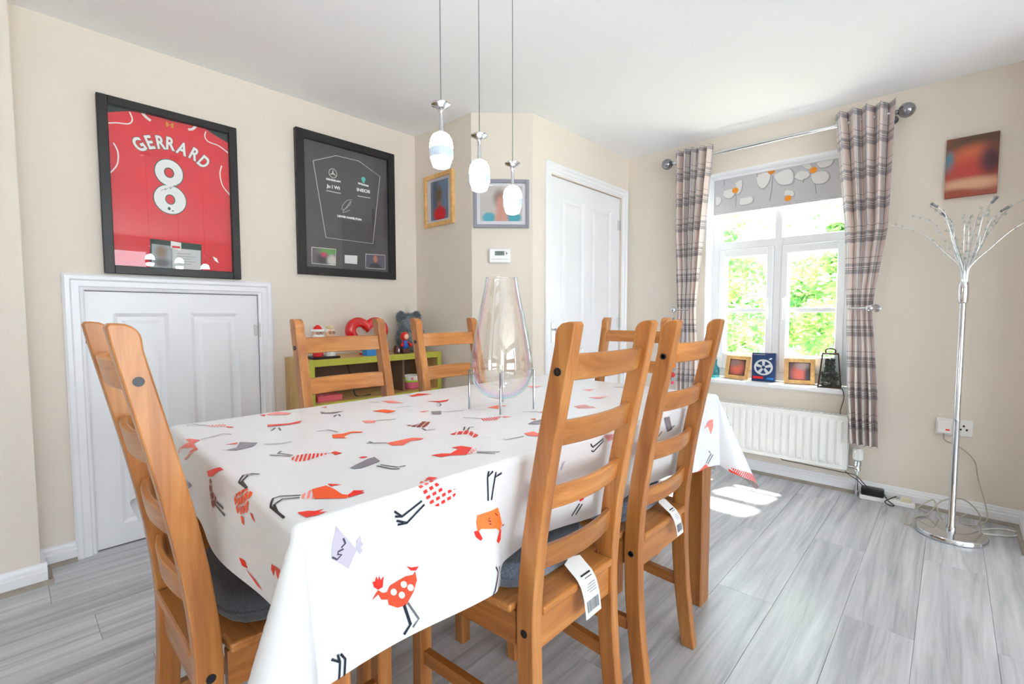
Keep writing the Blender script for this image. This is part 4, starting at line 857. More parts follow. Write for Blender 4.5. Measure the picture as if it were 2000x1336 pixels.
def eight(s, y, mat, nm):
    mb = MB()
    for cz, ro, wi in ((.062, .060, .054), (-.062, .066, .062)):
        n = 40; vs = []
        for k in range(n): a = 2*pi*k/n; c, s_ = cos(a), sin(a); vs += [(ex+c*(wi+s), y, ez+cz+s_*(ro+s)), (ex+c*(.020-s), y, ez+cz+s_*(.024-s)), (ex+c*(wi+s), y-.0007, ez+cz+s_*(ro+s)), (ex+c*(.020-s), y-.0007, ez+cz+s_*(.024-s))]
        fs = []
        for k in range(n): j = (k+1) % n; fs += [(4*k, 4*j, 4*j+1, 4*k+1), (4*k+2, 4*j+2, 4*j+3, 4*k+3), (4*k, 4*j, 4*j+2, 4*k+2), (4*k+1, 4*j+1, 4*j+3, 4*k+3)]
        mb.add(vs, fs); y -= .00025
    mb.build(nm, mat, sh)
eight(.004, -.0087, 'print_outline', 'number_outline'); eight(0, -.0096, 'print_white', 'number')
ribbon(sm2([(ex-.035, ez-.028), (ex-.015, ez-.012), (ex-.02, ez-.022), (ex+.005, ez-.002), (ex, ez-.014), (ex+.02, ez+.008), (ex+.018, ez-.002), (ex+.035, ez+.02)]), .0018, -.0112).build('signature', 'ink_grey', sh)
mb = MB(); mb.ball((ex-.006, -.0112, ez-.105), (.006, .0006, .008), 8, 6); mb.box(ex+.004, ex+.012, -.0114, -.011, ez-.116, ez-.111); mb.build('league_badge', 'print_outline', sh)
em = F1['emblem']; mx0, mz0 = (em[0][0]+em[1][0])/2, (em[0][1]+em[1][1])/2
mb = MB()
for s in (-1, 1):
    mb.prism([(mx0+s*.004, mz0-.004), (mx0+s*.006, mz0+.010), (mx0+s*.014, mz0+.013), (mx0+s*.016, mz0), (mx0+s*.013, mz0-.012), (mx0+s*.007, mz0-.010)], -.0093, -.0088)
mb.box(mx0-.004, mx0+.004, -.0093, -.0088, mz0-.001, mz0+.003); mb.build('emblem', 'gold_print', sh)
def quad(root, nm, mat, pts, y, th=.0015):
    mb = MB(); mb.prism(pts, y-th, y); return mb.build(nm, mat, root)
cd = [(x, max(.037, z)) for x, z in F1['cards']]
photo('player_photo', (150, 160, 165), [(0.0, 0.02, .02, .03, (120, 90, 70), .7), (.0, -.03, .03, .02, (60, 60, 66), .6)])
quad(f1, 'card_mount', 'green_card', cd[0:4], -.009)
def rect_part(root, nm, mat, pts, y, th=.0012):
    cx = sum(p[0] for p in pts)/4; cz = sum(p[1] for p in pts)/4; mb = MB(); mb.prism([(p[0]-cx, p[1]-cz) for p in pts], -th, 0); return mb.build(nm, mat, root, loc=(cx, y, cz))
rect_part(f1, 'player_card', 'player_photo', cd[4:8], -.0106); cc = rect_part(f1, 'certificate', 'card_grey', cd[8:12], -.0106)
mb = MB()
for k in range(5): mb.box(-.04, .02+.018*(k % 2), -.0017, -.0012, .024-.012*k, .026-.012*k)
mb.build('print_text', 'ink_grey', cc)
rr = rect_part(f1, 'club_sticker', 'print_white', cd[12:16], -.012); mb = MB(); mb.box(-.016, .016, -.0016, -.0012, -.012, -.002); mb.build('sticker_print', 'toy_red', rr)
wx = F1['white'][0]; quad(f1, 'shirt_patch', 'print_white', [(wx[0], wx[1]), (wx[0]+.018, wx[1]-.008), (wx[0]+.026, wx[1]-.032), (wx[0]+.008, wx[1]-.02)], -.009)
MB().box(-.236, .236, -.021, -.019, .034, .731).build('glass_pane', 'pane', f1)

f2 = thing('framed_race_shirt', 'black framed charcoal racing display with white shirt outline and logos', 'picture', (XA, 1.465, 1.283), radians(90))
picture_frame(f2, .635, .812, .046, .03, 'black_frame')
MB().box(-.275, .275, -.006, -.001, .044, .77).build('backing', 'charcoal_backing', f2)
ol = F2['outline']; ribbon(ol+[ol[0]], .0035, -.006).build('shirt_outline', 'line_white', f2)
sx_, sz_ = F2['star'][0]
mb = MB(); n = 32
for k in range(n):
    a, b_ = 2*pi*k/n, 2*pi*(k+1)/n; mb.prism([(sx_+.026*cos(a), sz_+.028*sin(a)), (sx_+.026*cos(b_), sz_+.028*sin(b_)), (sx_+.0225*cos(b_), sz_+.0245*sin(b_)), (sx_+.0225*cos(a), sz_+.0245*sin(a))], -.0066, -.006)
for k in range(3):
    a = pi/2+k*2*pi/3; p = (sx_+.024*cos(a), sz_+.026*sin(a)); l_ = (sx_+.0055*cos(a+pi/3), sz_+.006*sin(a+pi/3)); r_ = (sx_+.0055*cos(a-pi/3), sz_+.006*sin(a-pi/3)); mb.prism([p, l_, (sx_, sz_), r_], -.0066, -.006)
mb.build('star_logo', 'line_white', f2)
br = F2['bars']
for i, txt, sz in ((0, 'MERCEDES-AMG', .0135), (2, 'Ju I Wi', .026), (6, 'PETRONAS', .014), (8, 'INEOS', .026), (12, 'LEWIS HAMILTON', .016)):
    a, c = br[i], br[i+1]; g = text_mb(txt, sz, .0011); wd = max(v[0] for v in g.v)-min(v[0] for v in g.v)
    text_on(g, (a[0]+c[0])/2, (a[1]+c[1])/2, -.0063, atan2(c[1]-a[1], c[0]-a[0]), (c[0]-a[0])/wd, 1.).build('lettering', 'print_white', f2)
for i in (4, 10): ribbon([br[i], br[i+1]], .005, -.006).build('small_print', 'line_white', f2)
tx, tz = F2['teal'][0]; mb = MB(); mb.prism([(tx+.016*cos(a)*(.8+.25*sin(3*a)), tz+.019*sin(a)) for a in [k*2*pi/14 for k in range(14)]], -.0068, -.006); mb.build('drop_logo', 'teal_print', f2)
ribbon(sm2(F2['sig']), .0022, -.006).build('signature', 'line_white', f2)
cd = F2['cards']
photo('race_photo', (96, 84, 100), [(.03, .03, .06, .018, (90, 150, 70), .5), (-.01, -.02, .035, .03, (40, 34, 40), .5), (.0, .01, .018, .014, (190, 50, 90), .6), (.05, -.02, .03, .03, (200, 196, 190), .5)])
photo('driver_photo', (86, 84, 104), [(0, .016, .014, .022, (190, 120, 90), .4), (0, -.035, .04, .026, (34, 40, 48), .3)])
for i, nm, mt in ((0, 'race_car_photo', 'race_photo'), (4, 'name_plate', 'paper_white'), (8, 'driver_photo', 'driver_photo')):
    rect_part(f2, nm, mt, [(a, c) for a, c in cd[i:i+4]], -.006, .0015)
    cx = sum(p[0] for p in cd[i:i+4])/4; pts = cd[i:i+4]; ribbon(list(pts)+[pts[0]], .003, -.0074).build('photo_border', 'print_white', f2)
MB().box(-.275, .275, -.021, -.019, .044, .77).build('glass_pane', 'pane', f2)

f3 = thing('photo_frame', 'light wood framed portrait in a red top, hung in the alcove', 'picture', (-2.461, YB, 1.63), 0)
picture_frame(f3, .296, .332, .025, .022, 'oak_frame'); MB().box(-.124, .124, -.008, -.001, .024, .308).build('mount', 'mount_board', f3)
photo('portrait_red', (120, 142, 168), [(-.04, .03, .04, .12, (96, 108, 130), .6), (.0, .035, .028, .045, (120, 96, 60), .6), (.0, -.03, .02, .03, (170, 110, 90), .6), (.005, -.09, .062, .048, (212, 36, 40), .25)])
MB().box(-.088, .088, -.0015, 0, -.125, .125).build('portrait', 'portrait_red', f3, loc=(.004, -.0085, .164)); MB().box(-.124, .124, -.016, -.0145, .024, .308).build('glass_pane', 'pane', f3)
s2 = sqrt(.5)
f4 = thing('photo_frame', 'grey framed portrait in a teal top, above the thermostat', 'picture', (XBC+.181*s2, YB+.181*s2, 1.578), radians(45))
picture_frame(f4, .336, .288, .020, .022, 'grey_frame'); MB().box(-.149, .149, -.008, -.001, .019, .269).build('mount', 'mount_board', f4)
photo('portrait_teal', (196, 190, 186), [(-.01, .03, .035, .05, (120, 96, 92), .6), (0, -.01, .032, .06, (196, 142, 122), .5), (-.075, -.085, .04, .032, (20, 150, 172), .25), (.075, -.085, .045, .03, (20, 150, 172), .25), (0, -.09, .04, .06, (196, 140, 120), .35)])
MB().box(-.128, .128, -.0015, 0, -.105, .105).build('portrait', 'portrait_teal', f4, loc=(0, -.0085, .146)); MB().box(-.149, .149, -.016, -.0145, .019, .269).build('glass_pane', 'pane', f4)
th = thing('thermostat', 'small white wall thermostat with grey display under the grey frame', 'thermostat', (XBC+.1705*s2, YB+.1705*s2, 1.366), radians(45))
MB().box(-.065, .065, -.028, 0, 0, .087, .005).build('housing', 'white_plastic', th)
MB().box(-.03, .028, -.030, -.027, .044, .070, .001).build('display', 'lcd', th); g = text_mb('20.5', .022); text_on(g, -.001, .057, -.0301).build('digits', 'ink', th)
mb = MB(); mb.prism([(.036, .046), (.048, .057), (.036, .068)], -.030, -.027); mb.build('button', 'ink_grey', th); MB().box(-.05, .05, -.0285, -.0275, .020, .022).build('seam', 'ink_grey', th)
cv = thing('canvas_print', 'small unframed canvas print in blurred browns and reds on window wall', 'picture', (.045, YW, 1.65), 0)
photo('canvas_blur', (150, 70, 48), [(.02, .11, .13, .06, (84, 56, 36), .5), (.01, .05, .08, .05, (196, 96, 60), .7), (-.085, .03, .02, .05, (70, 120, 136), .6), (0, -.02, .08, .06, (176, 50, 44), .7), (.07, .02, .04, .07, (70, 24, 36), .7), (.0, -.09, .12, .03, (206, 160, 130), .6), (-.05, -.14, .08, .03, (150, 66, 46), .5)])
MB().box(-.096, .096, -.02, 0, -.15, .15, .002).build('canvas', 'canvas_blur', cv, loc=(0, 0, .15))
# ============================================================ SHELF UNIT AND WHAT STANDS ON IT
CBX0, CBX1, CBY0, CBY1, CBZ = XA+.004, -2.42, 1.066, 1.93, .815
cb = thing('shelf_unit', 'low open shelf unit with lime green front edges and wooden sides', 'shelf unit', (CBX0, CBY0, 0))
cd_, cw_ = CBX1-CBX0, CBY1-CBY0
for y0 in (0, cw_-.03): MB().box(0, cd_-.006, y0, y0+.03, 0, CBZ, .001).build('side_panel', 'cabinet_wood', cb); MB().box(cd_-.006, cd_, y0, y0+.03, 0, CBZ, .001).build('front_edge', 'lime_paint', cb)
for z in (.06, .30, .545, CBZ-.036):
    MB().box(0, cd_-.006, .03, cw_-.03, z, z+.036, .001).build('shelf', 'cabinet_wood', cb); MB().box(cd_-.006, cd_, .03, cw_-.03, z, z+.036, .001).build('front_edge', 'lime_paint', cb)
MB().box(.0, cd_-.05, .60, .615, .581, CBZ-.036).build('divider', 'cabinet_inside', cb)
MB().box(.0, .005, .03, cw_-.03, .06, CBZ-.036).build('wall_shade_sheet', 'cabinet_inside', cb)  # added sheet, its brown-grey paints the shade on the wall behind the unit
ZS, ZM = CBZ, .581
tag(MB().box(-.05, .05, -.075, .075, 0, .012, .003).build('tray', 'black_plastic', None, loc=(-2.50, 1.18, ZS)), 'thin black tray under the two festive figurines', 'tray')
def figurine(y, label, lady):
    t = thing('festive_figurine', label, 'figurine', (-2.50, y, ZS+.012), radians(90), 'pair of festive figurines')
    mb = MB(); mb.lathe([(.026, 0), (.028, .01), (.026, .05), (.02, .085), (.012, .1)], 20); mb.build('body', 'toy_white' if lady else 'toy_red', t, 50)
    MB().ball((0, 0, .125), (.026, .026, .028), 16, 12).build('head', 'toy_skin', t, 80)
    if lady:
        MB().ball((0, .006, .134), (.029, .026, .027), 16, 10).build('hair', 'toy_white', t, 80); mb = MB(); mb.ball((0, .0, .152), (.022, .02, .014), 14, 8); mb.build('bonnet', 'toy_beige', t, 80)
        mb = MB()
        for s in (-1, 1): mb.tube([(s*.010+.0075*cos(a), -.0265, .128+.0075*sin(a)) for a in [k*pi/6 for k in range(12)]], .0012, 5, True)
        mb.build('glasses', 'toy_brown', t, 60)
        MB().tube([(.03*cos(a), .03*sin(a), .092) for a in [k*pi/8 for k in range(16)]], .009, 8, True).build('collar', 'toy_white', t, 60)
    else:
        MB().ball((0, -.008, .105), (.030, .022, .024), 16, 10).build('beard', 'toy_white', t, 80)
        mb = MB(); mb.lathe([(.027, .138), (.026, .142), (.018, .160), (.006, .17), (0, .171)], 18); mb.build('hat', 'toy_red', t, 60)
        MB().tube([(.027*cos(a), .027*sin(a), .14) for a in [k*pi/8 for k in range(16)]], .008, 8, True).build('hat_trim', 'toy_white', t, 60)
        mb = MB()
        for s in (-1, 1): mb.tube([(s*.010+.008*cos(a), -.0265, .128+.008*sin(a)) for a in [k*pi/6 for k in range(12)]], .0013, 5, True)
        mb.build('glasses', 'toy_black', t, 60)
    mb = MB()
    for s in (-1, 1): mb.ball((s*.010, -.025, .128), .003, 8, 6)
    mb.build('eyes', 'toy_black', t, 80); MB().ball((0, -.027, .120), .004, 8, 6).build('nose', 'toy_skin', t, 80)
figurine(1.152, 'small bearded festive figurine with white beard and red hat', False); figurine(1.220, 'small white-haired festive lady figurine with round glasses', True)
hr = thing('heart_ornament', 'glossy red open heart ornament standing on the shelf unit', 'ornament', (-2.55, 1.475, ZS), radians(90))
pts = []; rad = []
for k in range(64):
    a = 2*pi*k/64; x = 16*sin(a)**3; z = 13*cos(a)-5*cos(2*a)-2*cos(3*a)-cos(4*a)
    pts.append((x*.0062*1.08, 0, .120+z*.0062)); rad.append(.020+.012*abs(sin(a)))
mb = MB(); mb.tube(pts, rad, 16, True); mb.build('heart_loop', 'red_glaze', hr, 80); mb = MB(); mb.box(-.04, .04, -.03, .03, 0, .012, .004); mb.build('foot', 'red_glaze', hr)
bx = thing('small_gift_box', 'small blue box with white and pink label in front of the heart', 'box', (-2.47, 1.455, ZS), radians(90))
MB().box(-.045, .045, -.025, .025, 0, .09, .002).build('carton', 'box_blue', bx); MB().box(-.0455, .0455, -.0255, .0255, .072, .0905, .001).build('lid_label', 'paper_white', bx); MB().box(-.04, .0, -.0262, -.0255, .078, .088).build('label_print', 'pink_box', bx)
ps = thing('plush_bear', 'fluffy grey plush toy bear at the end of the shelf unit', 'toy', (-2.59, 1.80, ZS), radians(90))
def fuzzy(nm, c, r, seed):
    rnd = random.Random(seed); mb = MB(); mb.ball(c, r, 26, 18); mb.v = [tuple(c[k]+(p[k]-c[k])*(1+rnd.uniform(-.05, .07)) for k in range(3)) for p in mb.v]
    base = list(mb.v)
    for i in range(1300):
        p = Vector(rnd.choice(base)); n = (p-Vector(c)).normalized(); d = Vector((rnd.gauss(0, 1), rnd.gauss(0, 1), rnd.gauss(0, 1)))*.35; q = p+(n+d).normalized()*rnd.uniform(.012, .026); s = n.cross(d)
        if s.length < 1e-4: continue
        s = s.normalized()*.0014; mb.add([p-s, p+s, q], [(0, 1, 2)])
    return mb.build(nm, 'plush_grey', ps, 80, recalc=False)
fuzzy('body', (0, 0, .075), (.07, .06, .08), 1); fuzzy('head', (0, -.005, .175), (.07, .058, .058), 2)
for s in (-1, 1): fuzzy('ear', (s*.058, 0, .222), (.022, .014, .022), 3+s); fuzzy('arm', (s*.075, -.02, .085), (.022, .026, .05), 6+s); fuzzy('foot', (s*.045, -.06, .03), (.026, .035, .03), 9+s)
dl = thing('small_doll', 'tiny doll in a red hood and blue outfit before the plush bear', 'toy', (-2.455, 1.675, ZS), radians(90))
MB().box(-.024, .024, -.02, .02, 0, .03, .003).build('base_block', 'toy_brown', dl); mb = MB(); mb.lathe([(.014, .03), (.02, .04), (.017, .07), (.010, .082)], 16); mb.build('outfit', 'toy_blue', dl, 50)
MB().ball((0, 0, .105), (.027, .026, .027), 16, 12).build('hood', 'toy_red', dl, 80); MB().ball((0, -.012, .104), (.019, .018, .019), 16, 12).build('face', 'toy_skin', dl, 80)
for s in (-1, 1): mb = MB(); mb.tube([(s*.012, 0, .074), (s*.024, -.01, .062), (s*.03, -.016, .055)], [.006, .006, .006], 8); mb.ball((s*.031, -.018, .052), .011, 10, 8); mb.build('arm', 'toy_red', dl, 60)
jp = thing('dark_pot', 'tiny dark brown pot with pale mark beside the small doll', 'pot', (-2.46, 1.622, ZS), radians(90))
mb = MB(); mb.lathe([(.016, 0), (.02, .01), (.02, .035), (.014, .05), (.012, .05), (.012, .03), (0, .03)], 18); mb.build('pot_body', 'toy_brown', jp, 40); MB().ball((0, -.0195, .022), (.005, .0015, .012), 8, 6).build('pale_mark', 'paper_white', jp, 60)
bw = thing('patterned_bowl', 'pink bowl with green band and white floral rim inside the shelf', 'bowl', (-2.52, 1.765, ZM), radians(90))
mb = MB(); mb.lathe([(.03, 0), (.045, .004), (.056, .03), (.06, .045), (.056, .045), (.05, .02), (0, .008)], 28); mb.build('bowl_base', 'bowl_pink', bw, 40)
mb = MB(); mb.lathe([(.058, .045), (.063, .047), (.063, .056), (.059, .058)], 28); mb.build('green_band', 'bowl_green', bw, 40); mb = MB(); mb.lathe([(.059, .057), (.062, .06), (.060, .082), (.055, .086), (.053, .084), (.055, .06)], 28); rim = mb.build('rim', 'toy_white', bw, 40)
for k in range(9):
    a = 2*pi*k/9; mb = MB(); mb.ball((.0612*cos(a), .0612*sin(a), .070), .008, 8, 6); mb.build('flower_dot', ['bowl_pink', 'toy_red', 'bowl_green'][k % 3], rim, 80)
pb = thing('pink_carton', 'flat pink carton on the shelf behind the chair slats', 'box', (-2.52, 1.20, ZM), radians(90)); MB().box(-.07, .07, -.05, .05, 0, .028, .003).build('carton_base', 'pink_box', pb); MB().box(-.071, .071, -.051, .051, .019, .030, .002).build('carton_lid', 'pink_box', pb)
mb = MB(); mb.tube(smooth_path([(-2.55, 1.34, CBZ-.036), (-2.54, 1.345, .75), (-2.52, 1.36, .66), (-2.50, 1.37, ZM+.004), (-2.48, 1.45, ZM+.004)]), .004, 8); tag(mb.build('black_cable', 'cable_dark', None, 60), 'black cable hanging inside the shelf unit', 'cable')

# ============================================================ CURTAINS, POLE, BLIND
ROD_Y, ROD_Z = 3.297, 2.128
cp = thing('curtain_pole', 'chrome curtain pole with round finials above the window', 'curtain pole', (0, ROD_Y, ROD_Z))
MB().lathe([(.011, -1.49), (.011, -.262)], 16, axis='x').build('pole', 'chrome', cp, 40)
for x, s in ((-1.49, -1), (-.262, 1)):
    mb = MB(); mb.lathe([(.011, 0), (.014, s*.004), (.014, s*.010), (.008, s*.014), (.008, s*.018)], 16, (x, 0, 0), 'x'); mb.ball((x+s*.048, 0, 0), .038, 20, 14); mb.build('finial', 'dark_chrome', cp, 60)
for x in (-1.478, -.275):
    mb = MB(); mb.tube([(x, YW-ROD_Y, -.012), (x, .012, -.012), (x, 0, -.004)], .007, 8); mb.lathe([(0, YW-ROD_Y), (.024, YW-ROD_Y), (.024, YW-ROD_Y-.006), (0, YW-ROD_Y-.006)], 16, (x, 0, -.012), 'y'); mb.build('bracket', 'dark_chrome', cp, 40)
def curtain(label, L_, R_, nf, ph, tie_z):
    zt, zb, W = 2.187, .315, 1.05
    def amp(z): return .036*min(1, max(.42, abs(z-tie_z)/.55))
    def fn(a, b_):
        z = zb+(zt-zb)*b_; x0, x1 = pl(L_, z), pl(R_, z); s = a
        w = 2*pi*nf*s+ph; x = x0+(x1-x0)*s+.010*sin(2*w)*min(1, abs(z-tie_z)/.4)*.5
        y = ROD_Y-.030+amp(z)*sin(w)+.006*sin(5*s+z*4) - .015*max(0, 1-abs(z-tie_z)/.12)*0
        return (x, y, z)
    mb = MB(); mb.grid(110, 70, fn, 0, lambda a, b_: (a*W, zb+(zt-zb)*b_)); o = mb.build('curtain', 'plaid', None, 80, recalc=False)
    md = o.modifiers.new('thickness', 'SOLIDIFY'); md.thickness = .0025
    return tag(o, label, 'curtain', 'plaid curtains at the window')
curtain('beige and grey plaid curtain tied back beside the white panelled door', [(.3, -1.43), (.6, -1.437), (1.0, -1.432), (1.085, -1.428), (1.2, -1.436), (1.65, -1.462), (2.19, -1.472)], [(.3, -1.272), (.6, -1.275), (1.0, -1.296), (1.085, -1.300), (1.2, -1.292), (1.65, -1.25), (2.19, -1.212)], 5, .4, 1.085)
curtain('beige and grey plaid curtain tied back on the floor lamp side', [(.3, -.405), (.6, -.425), (1.0, -.437), (1.085, -.437), (1.2, -.446), (1.53, -.466), (2.19, -.535)], [(.3, -.272), (.6, -.285), (1.0, -.318), (1.085, -.322), (1.2, -.312), (1.53, -.270), (2.19, -.262)], 4.5, 1.2, 1.085)
for x, lab in ((-1.436, 'chrome curtain holdback beside the hanging bead strand'), (-.326, 'chrome curtain holdback on the floor lamp side')):
    s = 1 if x < -1 else -1; t = thing('curtain_holdback', lab, 'holdback', (x, 3.222, 1.085), 0, 'chrome curtain holdbacks')
    mb = MB(); mb.tube(smooth_path([(-s*.012, YW-3.222, 0), (-s*.012, .05, 0), (-s*.010, .012, 0), (0, 0, 0), (s*.05, .002, 0), (s*.10, .004, 0)], 5), .0065, 10); mb.build('arm', 'chrome', t, 60); MB().ball((0, -.006, 0), .021, 18, 12).build('ball', 'chrome', t, 80)
    mb = MB(); mb.lathe([(0, YW-3.222), (.022, YW-3.222), (.022, YW-3.228), (0, YW-3.228)], 16, (-s*.012, 0, 0), 'y'); mb.build('wall_plate', 'chrome', t, 40)
bs = thing('bead_strand', 'strand of red, orange and blue beads hanging beside the curtain', 'bead strand', (-1.432, 3.212, .56))
mb = MB(); mb.tube([(0, .002, .0), (0, 0, .26), (.002, 0, .51)], .0012, 5); mb.build('cord', 'cable_grey', bs, 40)
for z, r, mt in ((.01, .011, 'bead_pink'), (.036, .015, 'bead_grey'), (.066, .017, 'bead_red'), (.098, .014, 'bead_grey'), (.134, .019, 'bead_orange'), (.17, .016, 'bead_purple'), (.205, .012, 'bead_grey'), (.25, .014, 'bead_blue'), (.29, .012, 'bead_grey'), (.33, .017, 'bead_blue'), (.37, .012, 'bead_grey'), (.41, .016, 'bead_pink'), (.455, .012, 'bead_grey')): MB().ball((0, 0, z), (r, r, r*1.15), 14, 10).build('bead', mt, bs, 80)
bd = thing('window_blind', 'grey fabric blind printed with white flowers and orange centres', 'blind', (0, 3.493, 0))
MB().box(OX0+.012, OX1-.012, -.002, .002, 1.768, 2.0).build('fabric', 'blind_grey', bd); MB().box(OX0+.012, OX1-.012, -.012, .012, 1.998, 2.018, .002).build('headrail', 'upvc', bd); MB().box(OX0+.012, OX1-.012, -.004, .004, 1.756, 1.772, .002).build('bottom_bar', 'blind_grey', bd)
for p in BLIND['petals']:
    q = [(max(OX0+.014, min(OX1-.014, x)), max(1.77, min(1.996, z))) for x, z in sm2(p+[p[0]], 4)[:-1]]; cx = sum(a for a, _ in q)/len(q); cz = sum(b_ for _, b_ in q)/len(q)
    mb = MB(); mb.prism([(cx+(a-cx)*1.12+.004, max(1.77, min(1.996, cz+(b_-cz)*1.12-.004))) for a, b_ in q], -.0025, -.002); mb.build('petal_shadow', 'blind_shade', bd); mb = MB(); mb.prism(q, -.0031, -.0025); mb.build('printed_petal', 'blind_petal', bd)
for p in BLIND['stems']: ribbon([(x, max(1.77, min(1.996, z))) for x, z in p], .004, -.0026).build('printed_stem', 'blind_stem', bd)
for x, z in BLIND['dots']: mb = MB(); mb.prism([(x+.021*cos(a), max(1.77, min(1.996, z+.019*sin(a)))) for a in [k*pi/8 for k in range(16)]], -.0038, -.0031); mb.build('printed_centre', 'blind_orange', bd)

# ============================================================ RADIATOR
rd = thing('radiator', 'white panel radiator with vertical flutes below the window', 'radiator', (0, 3.30, .145))
rx0, rx1, rh = -1.27, -.415, .31; np_ = 20; pit = (rx1-rx0-.04)/np_
prof = [(rx0, -.004)]
for k in range(np_): x = rx0+.02+k*pit; prof += [(x+.006, -.004), (x+.013, -.018), (x+pit-.009, -.018), (x+pit-.002, -.004)]
prof += [(rx1, -.004)]
mb = MB(); vs = []; zz = [0, .02, .03, .05, rh-.05, rh-.03, rh-.02, rh]; dz = [0, 0, .5, 1, 1, .5, 0, 0]
for z, d in zip(zz, dz):
    for x, y in prof: vs.append((x, -.004+(y+.004)*d, z))
n = len(prof); mb.add(vs, [(i*n+k, i*n+k+1, (i+1)*n+k+1, (i+1)*n+k) for i in range(len(zz)-1) for k in range(n-1)]); mb.build('front_panel', 'radiator_white', rd, 30, recalc=False)
MB().box(rx0, rx1, -.003, .006, 0, rh, .002).build('water_panel', 'radiator_white', rd); MB().box(rx0, rx1, .045, .054, 0, rh, .002).build('rear_panel', 'radiator_white', rd)
for x in (rx0-.003, rx1-.003): MB().box(x, x+.006, -.012, .056, .004, rh+.006, .002).build('side_cover', 'radiator_white', rd)
mb = MB(); mb.box(rx0, rx1, -.012, -.006, rh-.004, rh+.006, .001); mb.box(rx0, rx1, .050, .056, rh-.004, rh+.006, .001)
k = rx0+.02
while k < rx1-.02: mb.box(k, k+.018, -.008, .052, rh+.001, rh+.005); k += .03
mb.build('top_grille', 'radiator_white', rd)
for x in (-1.15, -.55): MB().box(x, x+.03, .054, .083, .05, .26).build('wall_bracket', 'radiator_white', rd)
vx = rx1+.05
mb = MB(); mb.tube([(rx1, .024, .02), (vx, .024, .02)], .009, 10); mb.tube([(vx, .024, -.145), (vx, .024, .03)], .0075, 10); mb.lathe([(.012, .0), (.017, .004), (.017, .02), (.012, .026), (.012, .034), (.019, .036), (.019, .062), (.014, .066)], 16, (vx, .024, 0)); mb.build('valve_body', 'chrome', rd, 40)
mb = MB(); mb.lathe([(.016, .066), (.022, .070), (.0235, .10), (.021, .128), (.018, .135), (0, .136)], 24, (vx, .024, 0))
for k in range(10): a = 2*pi*k/10; mb.tube([(vx+.0225*cos(a), .024+.0225*sin(a), .076), (vx+.0225*cos(a), .024+.0225*sin(a), .125)], .003, 6)
mb.build('valve_head', 'white_plastic', rd, 40)

# ============================================================ SILL ITEMS
def cable(nm, pts, r, mat, label, cat='cable', k=6): return tag((lambda mb: mb.build(nm, mat, None, 60))(MB().tube(smooth_path(pts, k), r, 7)), label, cat)
def stand_photo(x, y, rz, tilt, w, h, label, mt):
    t = thing('photo_frame', label, 'picture', (x, y, OZ0), rz, 'light wood photo frames on the sill'); t.rotation_euler = (radians(-12), radians(tilt), rz)
    picture_frame(t, w, h, .026, .014, 'oak_frame'); MB().box(-w/2+.025, w/2-.025, -.004, -.001, .025, h-.025).build('backing', 'black_frame', t)
    MB().box(-w/2+.03, w/2-.03, -.0015, 0, -(h/2-.03), h/2-.03).build('portrait', mt, t, loc=(0, -.0045, h/2))
    mb = MB(); mb.prism([(-.02, .02), (.02, .02), (.014, h*.7), (-.014, h*.7)], 0, .003); mb.build('strut', 'black_frame', t)
photo('portrait_blur_a', (60, 50, 52), [(-.005, -.005, .045, .05, (206, 100, 84), .7), (-.02, .03, .04, .025, (140, 110, 106), .6)])
photo('portrait_blur_b', (84, 70, 78), [(0, -.015, .04, .05, (206, 104, 92), .7), (.02, .035, .04, .025, (170, 150, 150), .6), (.05, -.02, .02, .05, (70, 60, 76), .6)])
stand_photo(-1.07, 3.425, radians(-10), 0, .165, .162, 'wooden photo frame on the sill beside the navy picture box', 'portrait_blur_a'); stand_photo(-.695, 3.435, radians(14), 0, .17, .165, 'wooden photo frame on the sill between the navy box and lantern', 'portrait_blur_b')
nb = thing('picture_box', 'navy box with round silver wheel picture on the window sill', 'box', (-.90, 3.43, OZ0), radians(4))
MB().box(-.07, .07, -.02, .02, 0, .19, .002).build('carton', 'box_navy', nb)
mb = MB(); n = 36
for k in range(n):
    a, b_ = 2*pi*k/n, 2*pi*(k+1)/n; mb.prism([(.056*cos(a), .095+.053*sin(a)), (.056*cos(b_), .095+.053*sin(b_)), (.044*cos(b_), .095+.042*sin(b_)), (.044*cos(a), .095+.042*sin(a))], -.0206, -.02)
for k in range(5): a = 2*pi*k/5+.3; mb.prism([(.046*cos(a-.22), .095+.046*sin(a-.22)), (.046*cos(a+.22), .095+.046*sin(a+.22)), (.012*cos(a+.6), .095+.012*sin(a+.6)), (.012*cos(a-.6), .095+.012*sin(a-.6))], -.0206, -.02)
mb.build('wheel_print', 'card_grey', nb); MB().box(-.062, .0, -.0206, -.02, .018, .034).build('red_label', 'toy_red', nb); MB().box(-.06, .01, -.0206, -.02, .176, .183).build('title_print', 'ink_grey', nb); MB().box(.02, .06, -.0206, -.02, .016, .028).build('blue_label', 'box_blue', nb)
mb = MB(); mb.prism([(.03, .150), (.045, .160), (.052, .156), (.042, .146)], -.0206, -.02); mb.build('white_mark', 'paper_white', nb)
ln = thing('lantern', 'bronze and glass lantern with dark greenery inside, on the sill', 'lantern', (-.533, 3.435, OZ0), radians(8))
lb, lt_, lh = .058, .040, .205
def lc(s, q, z): w = lb+(lt_-lb)*z/lh; return (s*w, q*w, z)
for s in (-1, 1):
    for q in (-1, 1): mb = MB(); mb.tube([lc(s, q, 0), lc(s, q, lh)], .0035, 6); mb.build('edge_bar', 'bronze', ln)
for z in (.004, lh):
    mb = MB(); c_ = [lc(-1, -1, z), lc(1, -1, z), lc(1, 1, z), lc(-1, 1, z)]
    for i in range(4): mb.tube([c_[i], c_[(i+1) % 4]], .004, 6)
    mb.build('rim_bar', 'bronze', ln)
